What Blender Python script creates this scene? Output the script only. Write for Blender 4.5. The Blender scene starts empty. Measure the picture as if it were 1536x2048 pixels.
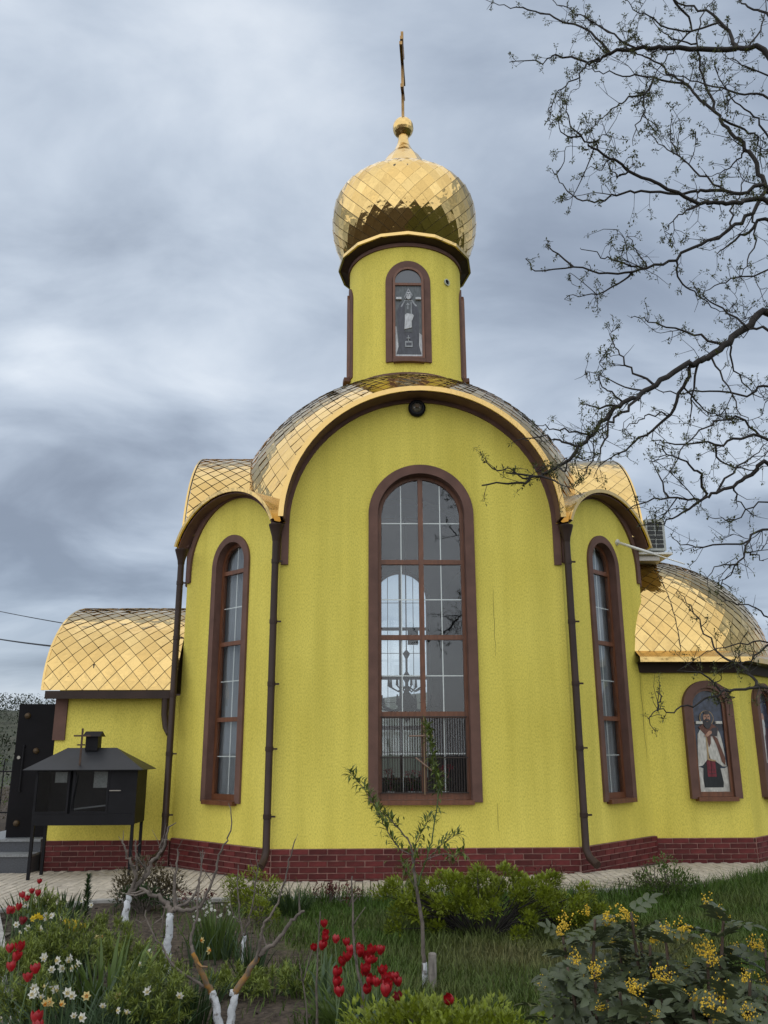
import bpy, math, random
import numpy as np
from mathutils import Vector, Matrix
from mathutils.geometry import tessellate_polygon

random.seed(7)
rng = np.random.default_rng(7)
sc = bpy.context.scene
COL = sc.collection
PI = math.pi

# ------------------------------------------------------------------ camera
CAM = Vector((-0.854, -12.2086, 1.65))
F_PX, PITCH, ROLL, YAW = 1704.66, 0.2726, -0.0036, 0.0249
cd = bpy.data.cameras.new("camera")
cam = bpy.data.objects.new("camera", cd)
COL.objects.link(cam)
cd.sensor_fit = 'VERTICAL'
cd.sensor_height = 24.0
cd.lens = 24.0 * F_PX / 2048.0
cd.clip_end = 2000
fwd = Vector((math.sin(YAW) * math.cos(PITCH), math.cos(YAW) * math.cos(PITCH), math.sin(PITCH)))
rt = Vector((math.cos(YAW), -math.sin(YAW), 0))
up = rt.cross(fwd)
c_, s_ = math.cos(ROLL), math.sin(ROLL)
rt2 = rt * c_ + up * s_
up2 = up * c_ - rt * s_
m = Matrix((rt2, up2, -fwd)).transposed().to_4x4()
m.translation = CAM
cam.matrix_world = m
sc.camera = cam

# ------------------------------------------------------------------ sky + sun
SUN_EL, SUN_AZ = math.radians(52), math.radians(200)   # azimuth clockwise from +Y; the sun stands behind the camera
world = bpy.data.worlds.new("World")
sc.world = world
world.use_nodes = True
wt = world.node_tree
wt.nodes.clear()
def wn(t, **k):
    n = wt.nodes.new(t)
    for a, b in k.items():
        setattr(n, a, b)
    return n
wl = wt.links.new
wo = wn('ShaderNodeOutputWorld'); bg = wn('ShaderNodeBackground')
wl(bg.outputs[0], wo.inputs[0])
sky = wn('ShaderNodeTexSky', sky_type='NISHITA')
sky.sun_disc = False
sky.sun_elevation = SUN_EL
sky.sun_rotation = SUN_AZ
sky.dust_density = 2.0
skm = wn('ShaderNodeMix', data_type='RGBA', blend_type='MULTIPLY')
skm.inputs['Factor'].default_value = 1.0
wl(sky.outputs[0], skm.inputs['A'])
skm.inputs['B'].default_value = (.075, .075, .075, 1)
tc = wn('ShaderNodeTexCoord'); sp = wn('ShaderNodeSeparateXYZ')
wl(tc.outputs['Generated'], sp.inputs[0])
def wmath(op, a, b=None):
    n = wn('ShaderNodeMath', operation=op)
    for i, v in enumerate((a, b)):
        if v is None: continue
        if isinstance(v, (int, float)): n.inputs[i].default_value = v
        else: wl(v, n.inputs[i])
    return n.outputs[0]
zc = wmath('ADD', wmath('MAXIMUM', sp.outputs['Z'], 0.0), 0.30)
cx_ = wmath('DIVIDE', sp.outputs['X'], zc); cy_ = wmath('DIVIDE', sp.outputs['Y'], zc)
cv = wn('ShaderNodeCombineXYZ')
wl(cx_, cv.inputs[0]); wl(cy_, cv.inputs[1])
def wnoise(scale, detail, rough, dist, off, stretch=(1, 1, 1)):
    mp = wn('ShaderNodeMapping'); mp.inputs['Location'].default_value = off; mp.inputs['Scale'].default_value = stretch
    wl(cv.outputs[0], mp.inputs[0])
    n = wn('ShaderNodeTexNoise'); n.inputs['Scale'].default_value = scale; n.inputs['Detail'].default_value = detail
    n.inputs['Roughness'].default_value = rough; n.inputs['Distortion'].default_value = dist
    wl(mp.outputs[0], n.inputs['Vector'])
    return n.outputs['Fac']
n1 = wnoise(1.05, 3, .45, .3, (3.1, 1.7, 0))
n2 = wnoise(2.2, 7, .52, .5, (0.4, 5.2, 0), (1.0, 1.5, 1))
n3 = wnoise(0.55, 2, .4, 0, (8.0, 2.0, 0))
cl = wmath('ADD', wmath('ADD', wmath('MULTIPLY', n1, .44), wmath('MULTIPLY', n2, .42)), wmath('MULTIPLY', n3, .14))
ramp = wn('ShaderNodeValToRGB')
wl(cl, ramp.inputs[0])
cr = ramp.color_ramp
cr.interpolation = 'B_SPLINE'
cr.elements[0].position = .36; cr.elements[0].color = (.168, .200, .258, 1)
cr.elements[1].position = .63; cr.elements[1].color = (.60, .64, .69, 1)
e = cr.elements.new(.45); e.color = (.278, .328, .405, 1)
e = cr.elements.new(.54); e.color = (.415, .472, .550, 1)
# a few thin places where the blue behind shows
gap = wn('ShaderNodeMapRange'); gap.inputs['From Min'].default_value = .40; gap.inputs['From Max'].default_value = .62
gap.inputs['To Min'].default_value = .80; gap.inputs['To Max'].default_value = 1.0
wl(n3, gap.inputs['Value'])
mix = wn('ShaderNodeMix', data_type='RGBA')
wl(gap.outputs[0], mix.inputs['Factor']); wl(skm.outputs['Result'], mix.inputs['A']); wl(ramp.outputs[0], mix.inputs['B'])
wl(mix.outputs['Result'], bg.inputs[0])
bg.inputs[1].default_value = 1.0

sd = bpy.data.lights.new("sun", 'SUN')
sd.energy = 1.5; sd.angle = math.radians(140); sd.color = (1, .965, .90)
sun = bpy.data.objects.new("sun", sd); COL.objects.link(sun)
sdir = Vector((math.sin(SUN_AZ) * math.cos(SUN_EL), math.cos(SUN_AZ) * math.cos(SUN_EL), math.sin(SUN_EL)))
sun.rotation_euler = sdir.to_track_quat('Z', 'Y').to_euler()
sun.location = (0, -20, 30)

vs = sc.view_settings
vs.view_transform = 'Standard'; vs.look = 'None'; vs.gamma = 1; vs.exposure = 0.58
vs.use_curve_mapping = False
sc.render.engine = 'CYCLES'
sc.cycles.max_bounces = 8; sc.cycles.transparent_max_bounces = 12
sc.cycles.use_denoising = True
sc.cycles.sample_clamp_indirect = 6

# ------------------------------------------------------------------ pixel rays (photo pixels, 1536 x 2048)
def ray(px, py):
    return fwd + rt2 * ((px - 768) / F_PX) - up2 * ((py - 1024) / F_PX)
def aty(px, py, Y):
    d = ray(px, py); return CAM + d * ((Y - CAM.y) / d.y)
def atz(px, py, Z=0.0):
    d = ray(px, py); return CAM + d * ((Z - CAM.z) / d.z)
def proj(p):
    d = Vector(p) - CAM
    w = d.dot(fwd)
    return (768 + F_PX * d.dot(rt2) / w, 1024 - F_PX * d.dot(up2) / w, w)

# ------------------------------------------------------------------ materials
MATS = {}
def mat(name, color, rough=.6, metal=0.0, spec=.5, vary=0.0, vscale=8.0, stretch=(1, 1, 1), bump=0.0, bscale=60.0, bstretch=(1, 1, 1),
        island=0.0, color2=None, detail=5.0, coat=0.0, trans=0.0, objrand=0.0, bdist=.01, rvary=0.0):
    if name in MATS: return MATS[name]
    M = bpy.data.materials.new(name); M.use_nodes = True
    t = M.node_tree; b = t.nodes['Principled BSDF']
    b.inputs['Base Color'].default_value = (*color, 1)
    b.inputs['Roughness'].default_value = rough
    b.inputs['Metallic'].default_value = metal
    b.inputs['Specular IOR Level'].default_value = spec
    b.inputs['Coat Weight'].default_value = coat
    L = t.links.new
    tcn = t.nodes.new('ShaderNodeTexCoord')
    def noise(scale, st, det=detail):
        mp = t.nodes.new('ShaderNodeMapping'); mp.inputs['Scale'].default_value = st
        L(tcn.outputs['Object'], mp.inputs[0])
        n = t.nodes.new('ShaderNodeTexNoise'); n.inputs['Scale'].default_value = scale; n.inputs['Detail'].default_value = det
        L(mp.outputs[0], n.inputs['Vector'])
        return n.outputs['Fac']
    col = None
    if vary > 0 or color2:
        f = noise(vscale, stretch)
        r = t.nodes.new('ShaderNodeValToRGB')
        c2 = color2 or tuple(min(1, c * (1 + vary)) for c in color)
        c1 = color if color2 else tuple(c * (1 - vary) for c in color)
        r.color_ramp.elements[0].position = .33; r.color_ramp.elements[1].position = .67
        r.color_ramp.elements[0].color = (*c1, 1); r.color_ramp.elements[1].color = (*c2, 1)
        L(f, r.inputs[0]); col = r.outputs[0]
    for amt, kind in ((island, 'g'), (objrand, 'o')):
        if amt <= 0: continue
        if kind == 'g':
            g = t.nodes.new('ShaderNodeNewGeometry'); src = g.outputs['Random Per Island']
        else:
            g = t.nodes.new('ShaderNodeObjectInfo'); src = g.outputs['Random']
        mr = t.nodes.new('ShaderNodeMapRange'); mr.inputs['To Min'].default_value = 1 - amt; mr.inputs['To Max'].default_value = 1 + amt
        L(src, mr.inputs['Value'])
        mx = t.nodes.new('ShaderNodeMix'); mx.data_type = 'RGBA'; mx.blend_type = 'MULTIPLY'; mx.inputs['Factor'].default_value = 1
        if col is None: mx.inputs['A'].default_value = (*color, 1)
        else: L(col, mx.inputs['A'])
        cmb = t.nodes.new('ShaderNodeCombineColor')
        for i in range(3): L(mr.outputs[0], cmb.inputs[i])
        L(cmb.outputs[0], mx.inputs['B']); col = mx.outputs['Result']
    if col is not None: L(col, b.inputs['Base Color'])
    if rvary > 0:
        rf = noise(3.0, (1, 1, 1), 3)
        mr = t.nodes.new('ShaderNodeMapRange'); mr.inputs['To Min'].default_value = rough - rvary; mr.inputs['To Max'].default_value = rough + rvary
        L(rf, mr.inputs['Value']); L(mr.outputs[0], b.inputs['Roughness'])
    if bump > 0:
        f = noise(bscale, bstretch, 4)
        bn = t.nodes.new('ShaderNodeBump'); bn.inputs['Strength'].default_value = bump; bn.inputs['Distance'].default_value = bdist
        L(f, bn.inputs['Height']); L(bn.outputs[0], b.inputs['Normal'])
    if trans > 0:
        tr = t.nodes.new('ShaderNodeBsdfTranslucent')
        if col is not None: L(col, tr.inputs[0])
        else: tr.inputs[0].default_value = (*color, 1)
        ms = t.nodes.new('ShaderNodeMixShader'); ms.inputs[0].default_value = trans
        o = t.nodes['Material Output']
        L(b.outputs[0], ms.inputs[1]); L(tr.outputs[0], ms.inputs[2]); L(ms.outputs[0], o.inputs[0])
    MATS[name] = M
    return M

def stucco():
    M = bpy.data.materials.new('yellow_stucco'); M.use_nodes = True
    t = M.node_tree; b = t.nodes['Principled BSDF']; L = t.links.new
    b.inputs['Roughness'].default_value = .85; b.inputs['Specular IOR Level'].default_value = .25
    tcn = t.nodes.new('ShaderNodeTexCoord')
    def nz(scale, st, det, rough=.5):
        mp = t.nodes.new('ShaderNodeMapping'); mp.inputs['Scale'].default_value = st
        L(tcn.outputs['Object'], mp.inputs[0])
        n = t.nodes.new('ShaderNodeTexNoise'); n.inputs['Scale'].default_value = scale; n.inputs['Detail'].default_value = det
        n.inputs['Roughness'].default_value = rough
        L(mp.outputs[0], n.inputs['Vector']); return n.outputs['Fac']
    def ramp(f, a, pa, c, pc):
        r = t.nodes.new('ShaderNodeValToRGB'); L(f, r.inputs[0])
        r.color_ramp.elements[0].position = pa; r.color_ramp.elements[0].color = (*a, 1)
        r.color_ramp.elements[1].position = pc; r.color_ramp.elements[1].color = (*c, 1)
        return r.outputs[0]
    def mul(a, bb):
        mx = t.nodes.new('ShaderNodeMix'); mx.data_type = 'RGBA'; mx.blend_type = 'MULTIPLY'; mx.inputs['Factor'].default_value = 1
        L(a, mx.inputs['A']); L(bb, mx.inputs['B']); return mx.outputs['Result']
    base = ramp(nz(1.3, (1, 1, .6), 4), (.715, .610, .112), .3, (.785, .680, .140), .7)
    grain = ramp(nz(86, (1, 1, .40), 3, .6), (.74, .74, .68), .34, (1, 1, 1), .56)      # scratched grooves of the render
    streak = ramp(nz(3.2, (1, 1, .09), 5), (.85, .85, .80), .30, (1, 1, 1), .58)           # rain streaks
    L(mul(mul(base, grain), streak), b.inputs['Base Color'])
    bn = t.nodes.new('ShaderNodeBump'); bn.inputs['Strength'].default_value = .4; bn.inputs['Distance'].default_value = .004
    L(nz(86, (1, 1, .40), 3, .6), bn.inputs['Height']); L(bn.outputs[0], b.inputs['Normal'])
    MATS['yellow_stucco'] = M
    return M
stucco()
def gold_mat(name, rough, island):
    M = bpy.data.materials.new(name); M.use_nodes = True
    t = M.node_tree; b = t.nodes['Principled BSDF']; L = t.links.new
    b.inputs['Metallic'].default_value = 1; b.inputs['Roughness'].default_value = rough
    tcn = t.nodes.new('ShaderNodeTexCoord')
    n = t.nodes.new('ShaderNodeTexNoise'); n.inputs['Scale'].default_value = 4.6; n.inputs['Detail'].default_value = 2.5
    L(tcn.outputs['Object'], n.inputs['Vector'])
    bn = t.nodes.new('ShaderNodeBump'); bn.inputs['Strength'].default_value = .36; bn.inputs['Distance'].default_value = .05
    n2 = t.nodes.new('ShaderNodeTexNoise'); n2.inputs['Scale'].default_value = 1.1; n2.inputs['Detail'].default_value = 1.0
    L(tcn.outputs['Object'], n2.inputs['Vector'])
    ml = t.nodes.new('ShaderNodeMath'); ml.operation = 'MULTIPLY_ADD'; ml.inputs[1].default_value = 2.2
    L(n2.outputs['Fac'], ml.inputs[0]); L(n.outputs['Fac'], ml.inputs[2]); L(ml.outputs[0], bn.inputs['Height']); L(bn.outputs[0], b.inputs['Normal'])
    g = t.nodes.new('ShaderNodeNewGeometry'); oi = t.nodes.new('ShaderNodeObjectInfo')
    ad = t.nodes.new('ShaderNodeMath'); ad.operation = 'ADD'
    L(g.outputs['Random Per Island'], ad.inputs[0]); L(oi.outputs['Random'], ad.inputs[1])
    fr = t.nodes.new('ShaderNodeMath'); fr.operation = 'FRACT'; L(ad.outputs[0], fr.inputs[0])
    r = t.nodes.new('ShaderNodeValToRGB'); L(fr.outputs[0], r.inputs[0])
    r.color_ramp.elements[0].color = (.64 - island, .435 - island * .75, .165 - island * .35, 1)
    r.color_ramp.elements[1].color = (.68, .485, .20, 1)
    L(r.outputs[0], b.inputs['Base Color'])
    MATS[name] = M
    return M
GOLD = gold_mat('gold_sheet', .10, .055)
GOLDTRIM = gold_mat('gold_trim', .22, .03)
UNDER = mat('dark_underlay', (.075, .050, .018), .55)
STUCCO = MATS['yellow_stucco']
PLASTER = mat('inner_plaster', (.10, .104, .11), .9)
BROWN = mat('brown_render', (.118, .060, .045), .8, vary=.18, vscale=4, bump=.4, bscale=45, bdist=.004)
WOOD = mat('brown_window_frame', (.135, .050, .022), .42, vary=.25, vscale=10, stretch=(3, 3, .5))
PIPE = mat('brown_metal', (.034, .019, .014), .5, spec=.28, vary=.2, vscale=3)
BRICK = mat('clinker_tile', (.098, .0175, .017), .6, spec=.25, vary=.22, vscale=9, objrand=.34, bump=.25, bscale=60, bdist=.003)
MORTAR = mat('mortar', (.33, .190, .160), .9, vary=.35, vscale=7)
PAVER = mat('beige_paver', (.40, .355, .29), .85, vary=.14, vscale=14, objrand=.13, island=.13, bump=.3, bscale=90, bdist=.004)
JOINT = mat('paver_joint', (.13, .112, .088), .95, vary=.2, vscale=10)
KERB = mat('concrete_kerb', (.32, .31, .29), .9, vary=.2, vscale=8, bump=.3, bscale=80)
BLACK = mat('black_metal', (.0075, .0075, .0095), .5, spec=.16, vary=.2, vscale=4, rvary=.08)
DOORM = mat('black_door', (.005, .0045, .006), .45, spec=.12, vary=.3, vscale=3)
GRANITE = mat('dark_granite', (.055, .060, .070), .32, vary=.45, vscale=90)
GRANITE_L = mat('granite_edge', (.19, .20, .205), .45, vary=.3, vscale=60)
WHITEP = mat('white_plastic', (.72, .72, .69), .5, vary=.06, vscale=5)
MUNTIN = mat('white_muntin', (.80, .80, .76), .5)
STEEL = mat('aged_metal', (.30, .28, .25), .35, metal=.8)
BRASS = mat('dull_brass', (.075, .050, .028), .55, metal=.6)
PAPER = mat('paper_notice', (.13, .13, .125), .8, vary=.18, vscale=40)
def glass_mat(name, refl, tint, rough=0.0):
    M = bpy.data.materials.new(name); M.use_nodes = True
    t = M.node_tree; t.nodes.clear(); L = t.links.new
    o = t.nodes.new('ShaderNodeOutputMaterial'); ms = t.nodes.new('ShaderNodeMixShader')
    g = t.nodes.new('ShaderNodeBsdfGlossy'); g.inputs['Roughness'].default_value = rough; g.inputs['Color'].default_value = (.95, .97, 1, 1)
    tr = t.nodes.new('ShaderNodeBsdfTransparent'); tr.inputs[0].default_value = (*tint, 1)
    gm = t.nodes.new('ShaderNodeNewGeometry'); dt = t.nodes.new('ShaderNodeVectorMath'); dt.operation = 'DOT_PRODUCT'
    L(gm.outputs['Normal'], dt.inputs[0]); L(gm.outputs['Incoming'], dt.inputs[1])
    def mth(op, x, y=None):
        n = t.nodes.new('ShaderNodeMath'); n.operation = op
        for i, v in enumerate((x, y)):
            if v is None: continue
            if isinstance(v, (int, float)): n.inputs[i].default_value = v
            else: L(v, n.inputs[i])
        return n.outputs[0]
    c = mth('ABSOLUTE', dt.outputs['Value'])
    f5 = mth('POWER', mth('SUBTRACT', 1.0, c), 5.0)
    F = mth('ADD', mth('MULTIPLY', f5, 1 - refl), refl)      # Schlick, for each face of the pane
    L(F, ms.inputs[0]); L(tr.outputs[0], ms.inputs[1]); L(g.outputs[0], ms.inputs[2]); L(ms.outputs[0], o.inputs[0])
    MATS[name] = M
    return M
GLASS = glass_mat('window_glass', .045, (.91, .93, .935))

# ------------------------------------------------------------------ mesh helpers
class MB:
    def __init__(s): s.v = []; s.f = []; s.mi = []
    def add(s, vs, fs, mi=0):
        o = len(s.v); s.v += [tuple(p) for p in vs]
        s.f += [tuple(i + o for i in f) for f in fs]; s.mi += [mi] * len(fs)
    def box(s, x0, x1, y0, y1, z0, z1, fr=None, mi=0):
        vs = [(x, y, z) for z in (z0, z1) for y in (y0, y1) for x in (x0, x1)]
        if fr: vs = [fr(*p) for p in vs]
        s.add(vs, [(0, 2, 3, 1), (4, 5, 7, 6), (0, 1, 5, 4), (1, 3, 7, 5), (3, 2, 6, 7), (2, 0, 4, 6)], mi)
    def tube(s, pts, rad, n=8, cap=True, mi=0):
        pts = [Vector(p) for p in pts]
        if isinstance(rad, (int, float)): rad = [rad] * len(pts)
        o = len(s.v); ref = None; rings = []
        for i, p in enumerate(pts):
            d = (pts[min(i + 1, len(pts) - 1)] - pts[max(i - 1, 0)])
            if d.length < 1e-9: d = Vector((0, 0, 1))
            d.normalize()
            if ref is None: ref = Vector((0, 0, 1)) if abs(d.z) < .9 else Vector((1, 0, 0))
            a = d.cross(ref)
            if a.length < 1e-6: a = d.orthogonal()
            a.normalize(); b = d.cross(a).normalized(); ref = -b if False else a.cross(d)
            r = rad[i]
            for k in range(n):
                t = 2 * PI * k / n
                q = p + a * (r * math.cos(t)) + b * (r * math.sin(t))
                s.v.append(tuple(q))
        for i in range(len(pts) - 1):
            for k in range(n):
                k2 = (k + 1) % n
                s.f.append((o + i * n + k, o + i * n + k2, o + (i + 1) * n + k2, o + (i + 1) * n + k)); s.mi.append(mi)
        if cap:
            s.f.append(tuple(o + k for k in range(n))[::-1]); s.mi.append(mi)
            s.f.append(tuple(o + (len(pts) - 1) * n + k for k in range(n))); s.mi.append(mi)
    def lathe(s, prof, n, c=(0, 0, 0), a0=0, a1=2 * PI, mi=0):
        full = abs(a1 - a0 - 2 * PI) < 1e-6
        m_ = n if full else n + 1; o = len(s.v)
        for r, z in prof:
            for k in range(m_):
                t = a0 + (a1 - a0) * k / n
                s.v.append((c[0] + r * math.cos(t), c[1] + r * math.sin(t), c[2] + z))
        for i in range(len(prof) - 1):
            for k in range(n):
                k2 = (k + 1) % m_
                s.f.append((o + i * m_ + k, o + i * m_ + k2, o + (i + 1) * m_ + k2, o + (i + 1) * m_ + k)); s.mi.append(mi)
    def plate(s, outer, holes, d0, d1, fr, mi=0, mi_back=None, mi_side=None):
        loops = [outer] + list(holes)
        tris = tessellate_polygon([[Vector((x, z, 0)) for x, z in l] for l in loops])
        flat = [p for l in loops for p in l]; n = len(flat)
        vs = [fr(x, d0, z) for x, z in flat] + [fr(x, d1, z) for x, z in flat]
        o = len(s.v); s.v += [tuple(p) for p in vs]
        for t in tris:
            a, b, c = (flat[i] for i in t)
            ccw = (b[0] - a[0]) * (c[1] - a[1]) - (b[1] - a[1]) * (c[0] - a[0]) > 0
            t = t if ccw else t[::-1]
            s.f.append(tuple(o + i for i in t)); s.mi.append(mi)
            s.f.append(tuple(o + n + i for i in t[::-1])); s.mi.append(mi if mi_back is None else mi_back)
        k = 0
        for li, l in enumerate(loops):
            area = sum(l[i][0] * l[(i + 1) % len(l)][1] - l[(i + 1) % len(l)][0] * l[i][1] for i in range(len(l)))
            for i in range(len(l)):
                a, b = k + i, k + (i + 1) % len(l)
                q = (o + a, o + n + a, o + n + b, o + b)
                if (area > 0) != (li == 0): q = q[::-1]
                s.f.append(q); s.mi.append(mi if mi_side is None else mi_side)
            k += len(l)
    def band(s, A, B, d0, d1, fr, mi=0, closed=False):
        n = len(A); o = len(s.v)
        for d in (d0, d1):
            for P in (A, B):
                s.v += [tuple(fr(x, d, z)) for x, z in P]
        i0, o0, i1, o1 = o, o + n, o + 2 * n, o + 3 * n
        for i in range(n if closed else n - 1):
            j = (i + 1) % n
            for q in ((i0 + i, i0 + j, o0 + j, o0 + i), (i1 + j, i1 + i, o1 + i, o1 + j),
                      (i0 + j, i0 + i, i1 + i, i1 + j), (o0 + i, o0 + j, o1 + j, o1 + i)):
                s.f.append(q); s.mi.append(mi)
        if not closed:
            s.f.append((i0, o0, o1, i1)); s.f.append((i0 + n - 1, i1 + n - 1, o1 + n - 1, o0 + n - 1)); s.mi += [mi, mi]
    def build(s, name, mats, parent=None, smooth=False, kind=None):
        me = bpy.data.meshes.new(name)
        me.from_pydata(s.v, [], s.f)
        mats = mats if isinstance(mats, (list, tuple)) else [mats]
        for mm in mats: me.materials.append(mm)
        if len(mats) > 1: me.polygons.foreach_set('material_index', s.mi)
        if smooth: me.polygons.foreach_set('use_smooth', [True] * len(me.polygons))
        me.update()
        ob = bpy.data.objects.new(name, me); COL.objects.link(ob)
        if parent: ob.parent = parent
        if kind: ob['kind'] = kind
        return ob
def smooth_by_angle(ob, deg=35):
    me = ob.data
    me.polygons.foreach_set('use_smooth', [True] * len(me.polygons))
    try: me.set_sharp_from_angle(angle=math.radians(deg))
    except Exception: pass
    return ob
def empty(name, loc, label=None, cat=None, group=None):
    e_ = bpy.data.objects.new(name, None); COL.objects.link(e_); e_.location = loc; e_.empty_display_size = .1
    tag(e_, label, cat, group); return e_
def tag(o, label=None, cat=None, group=None, kind=None):
    if label: o['label'] = label
    if cat: o['category'] = cat
    if group: o['group'] = group
    if kind: o['kind'] = kind
    return o
def child(ob, parent):
    """parent an object built in world coordinates under an Empty that stands at its base"""
    ob.parent = parent
    ob.matrix_parent_inverse = Matrix.Translation(parent.location).inverted()
    return ob
def arch(hw, z0, zs, rise=None, n=24):
    rise = hw if rise is None else rise
    pts = [(-hw, z0), (hw, z0), (hw, zs)]
    for i in range(1, n):
        t = PI * i / n; pts.append((hw * math.cos(t), zs + rise * math.sin(t)))
    pts.append((-hw, zs)); return pts
def archline(hw, z0, zs, rise=None, n=32):
    """open line, right foot -> apex -> left foot"""
    rise = hw if rise is None else rise
    pts = [(hw, z0)] if z0 < zs - 1e-6 else []
    pts += [(hw * math.cos(PI * i / n), zs + rise * math.sin(PI * i / n)) for i in range(n + 1)]
    if z0 < zs - 1e-6: pts.append((-hw, z0))
    return pts

# ------------------------------------------------------------------ church frames
A_, U_ = 2.06, 1.69
YD = A_ + U_
CEN = Vector((0, YD, 0))
def frame(phi, dist):
    """local (x along the face, d into the wall, z) -> world; phi 0 = front, +90 = right side"""
    c, s = math.cos(phi), math.sin(phi)
    def fr(x, d, z):
        lx, ly = x, -dist + d
        return (c * lx - s * ly, YD + s * lx + c * ly, z)
    return fr
DD = (A_ + U_ / 2) * math.sqrt(2)
FR = frame(0, YD); FBACK = frame(PI, YD)
FDL = frame(-PI / 4, DD); FDR = frame(PI / 4, DD)
FBL = frame(-3 * PI / 4, DD); FBR = frame(3 * PI / 4, DD)
FL = frame(-PI / 2, YD); FRT = frame(PI / 2, YD)
HWD = U_ / math.sqrt(2)

church = empty('church', (0, YD, 0), 'small yellow stucco church with golden shingled roofs, round drum and onion dome', 'church')
def P(mb, name, mats, smooth=False, kind=None, parent=None):
    ob = mb.build(name, mats, None, smooth, kind)
    if parent is None: child(ob, church)
    else: ob.parent = parent; ob.matrix_parent_inverse = parent.matrix_world.inverted() if False else Matrix.Translation((0, 0, 0))
    return ob
# parts of the church are meshes whose own origin is the world origin, so a sub-part needs no offset:
def subpart(ob, parent):
    ob.parent = parent
    ob.matrix_parent_inverse = Matrix.Translation(-parent.location) if parent.parent is None else Matrix.Identity(4)
    return ob

ZSP, RAD = 4.86, 1.95           # springing and radius of the great arches
WALLT = .38
# ------------------------------------------------------------------ windows
def window(fr, hw, z0, zs, tw, recess, bars, parent, center=False, muntins=True, trim_out=.035, name='window', sill=True, hole_bottom=.05, icon=None):
    """surround (part) > frame, mullion, transom, pane, muntin, sill"""
    gi = hw - tw
    t = MB(); t.band(archline(gi, z0, zs), archline(hw, z0, zs), -trim_out, .02, fr)
    # reveal lining
    t.band(archline(gi - .004, z0, zs), archline(gi + .01, z0, zs), .018, recess + .05, fr)
    sur = P(t, name, BROWN); smooth_by_angle(sur, 40)
    fw = .055
    f = MB(); f.band(archline(gi - fw, z0 + .11, zs, None, 32), archline(gi - .002, z0 + .03, zs, None, 32), recess, recess + .06, fr)
    f.box(-gi + .003, gi - .003, recess + .002, recess + .062, z0 + .03, z0 + .11, fr)
    subpart(smooth_by_angle(f.build('frame', WOOD), 40), sur)
    gw = gi - fw
    if center:
        q = MB(); q.box(-.036, .036, recess - .006, recess + .058, z0 + .11, zs + gw - .002, fr)
        subpart(q.build('mullion', WOOD), sur)
    for zb, hb in bars:
        q = MB(); q.box(-gw, gw, recess - .003, recess + .055, zb - hb, zb + hb, fr)
        subpart(q.build('transom', WOOD), sur)
    zz = [z0 + .11] + [b[0] for b in bars] + [zs + gw]
    cols = [(-gw, 0), (0, gw)] if center else [(-gw, gw)]
    for i in range(len(zz) - 1):
        za, zb_ = zz[i], zz[i + 1]
        for (xa, xb) in cols:
            e_ = .004
            poly = []
            if zb_ <= zs + .01: poly = [(xa + e_, za + e_), (xb - e_, za + e_), (xb - e_, zb_ - e_), (xa + e_, zb_ - e_)]
            else:
                lo = [(xa + e_, za + e_), (xb - e_, za + e_)]
                arc = []
                for k in range(17):
                    x = (xb - e_) + ((xa + e_) - (xb - e_)) * k / 16
                    arc.append((x, max(za + 2 * e_, zs + math.sqrt(max(0, (gw - .002) ** 2 - x * x)))))
                poly = lo + arc
            q = MB(); q.plate(poly, [], recess + .026, recess + .032, fr)
            if icon is None or i == len(zz) - 2 and len(bars) > 0:
                subpart(q.build('pane', GLASS), sur)
            if muntins:
                w = .007
                xm = (xa + xb) / 2
                top = zb_ if zb_ <= zs + .01 else zs + math.sqrt(max(.001, (gw - .01) ** 2 - xm * xm))
                q = MB(); q.box(xm - w, xm + w, recess + .034, recess + .040, za, top, fr)
                if not (zb_ > zs and not center): 
                    zm = (za + zb_) / 2
                    if zb_ > zs: zm = za + .47 * (zb_ - za)
                    q.box(xa + .002, xb - .002, recess + .0335, recess + .0395, zm - w, zm + w, fr)
                subpart(q.build('muntin', MUNTIN), sur)
    if sill:
        q = MB(); q.box(-gi - .02, gi + .02, -trim_out - .05, recess, z0 - .03, z0 + .028, fr)
        subpart(q.build('sill', WOOD), sur)
    return sur, gw

# ------------------------------------------------------------------ octagon walls
Z0W = .385       # wall begins above the plinth
def wall(fr, hw, top, holes, name, ext=0.0):
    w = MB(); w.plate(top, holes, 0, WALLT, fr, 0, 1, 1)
    return P(w, name, [STUCCO, PLASTER])
def hole(hw, z0, zs): return arch(hw, z0, zs, None, 24)
WF = dict(hw=.78, z0=.965, zs=5.02)
topF = arch(A_, Z0W, ZSP, 2.06, 40)
def bell(hw, z0, zs, rise, n=40): return arch(hw, z0, zs, rise, n)
wall(FR, A_, topF, [hole(WF['hw'] - .128, WF['z0'] + .01, WF['zs'])], 'facade_wall')
wall(FBACK, A_, topF, [hole(WF['hw'] - .128, WF['z0'] + .01, WF['zs'])], 'rear_wall')
topD = arch(HWD, Z0W, 4.52, 1.08, 32)
DW = dict(hw=.47, z0=.93, zs=4.44)
for fr, nm in ((FDL, 'corner_wall'), (FDR, 'corner_wall')):
    wall(fr, HWD, topD, [hole(DW['hw'] - .106, DW['z0'] + .01, DW['zs'])], nm)
for fr in (FBL, FBR): wall(fr, HWD, topD, [], 'corner_wall')
for fr in (FL, FRT): wall(fr, A_, arch(A_, Z0W, ZSP, 2.06, 40), [], 'side_wall')

main_win, gw = window(FR, WF['hw'], WF['z0'], WF['zs'], .137, .13, [(2.13, .045), (3.22, .035), (4.33, .035)], church, center=True)
window(FBACK, WF['hw'], WF['z0'], WF['zs'], .137, .13, [(2.13, .045), (3.22, .035), (4.33, .035)], church, center=True, muntins=True)
for fr in (FDL, FDR):
    window(fr, DW['hw'], DW['z0'], DW['zs'], .115, .085, [(2.10, .032), (3.23, .032), (4.34, .032)], church)

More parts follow.
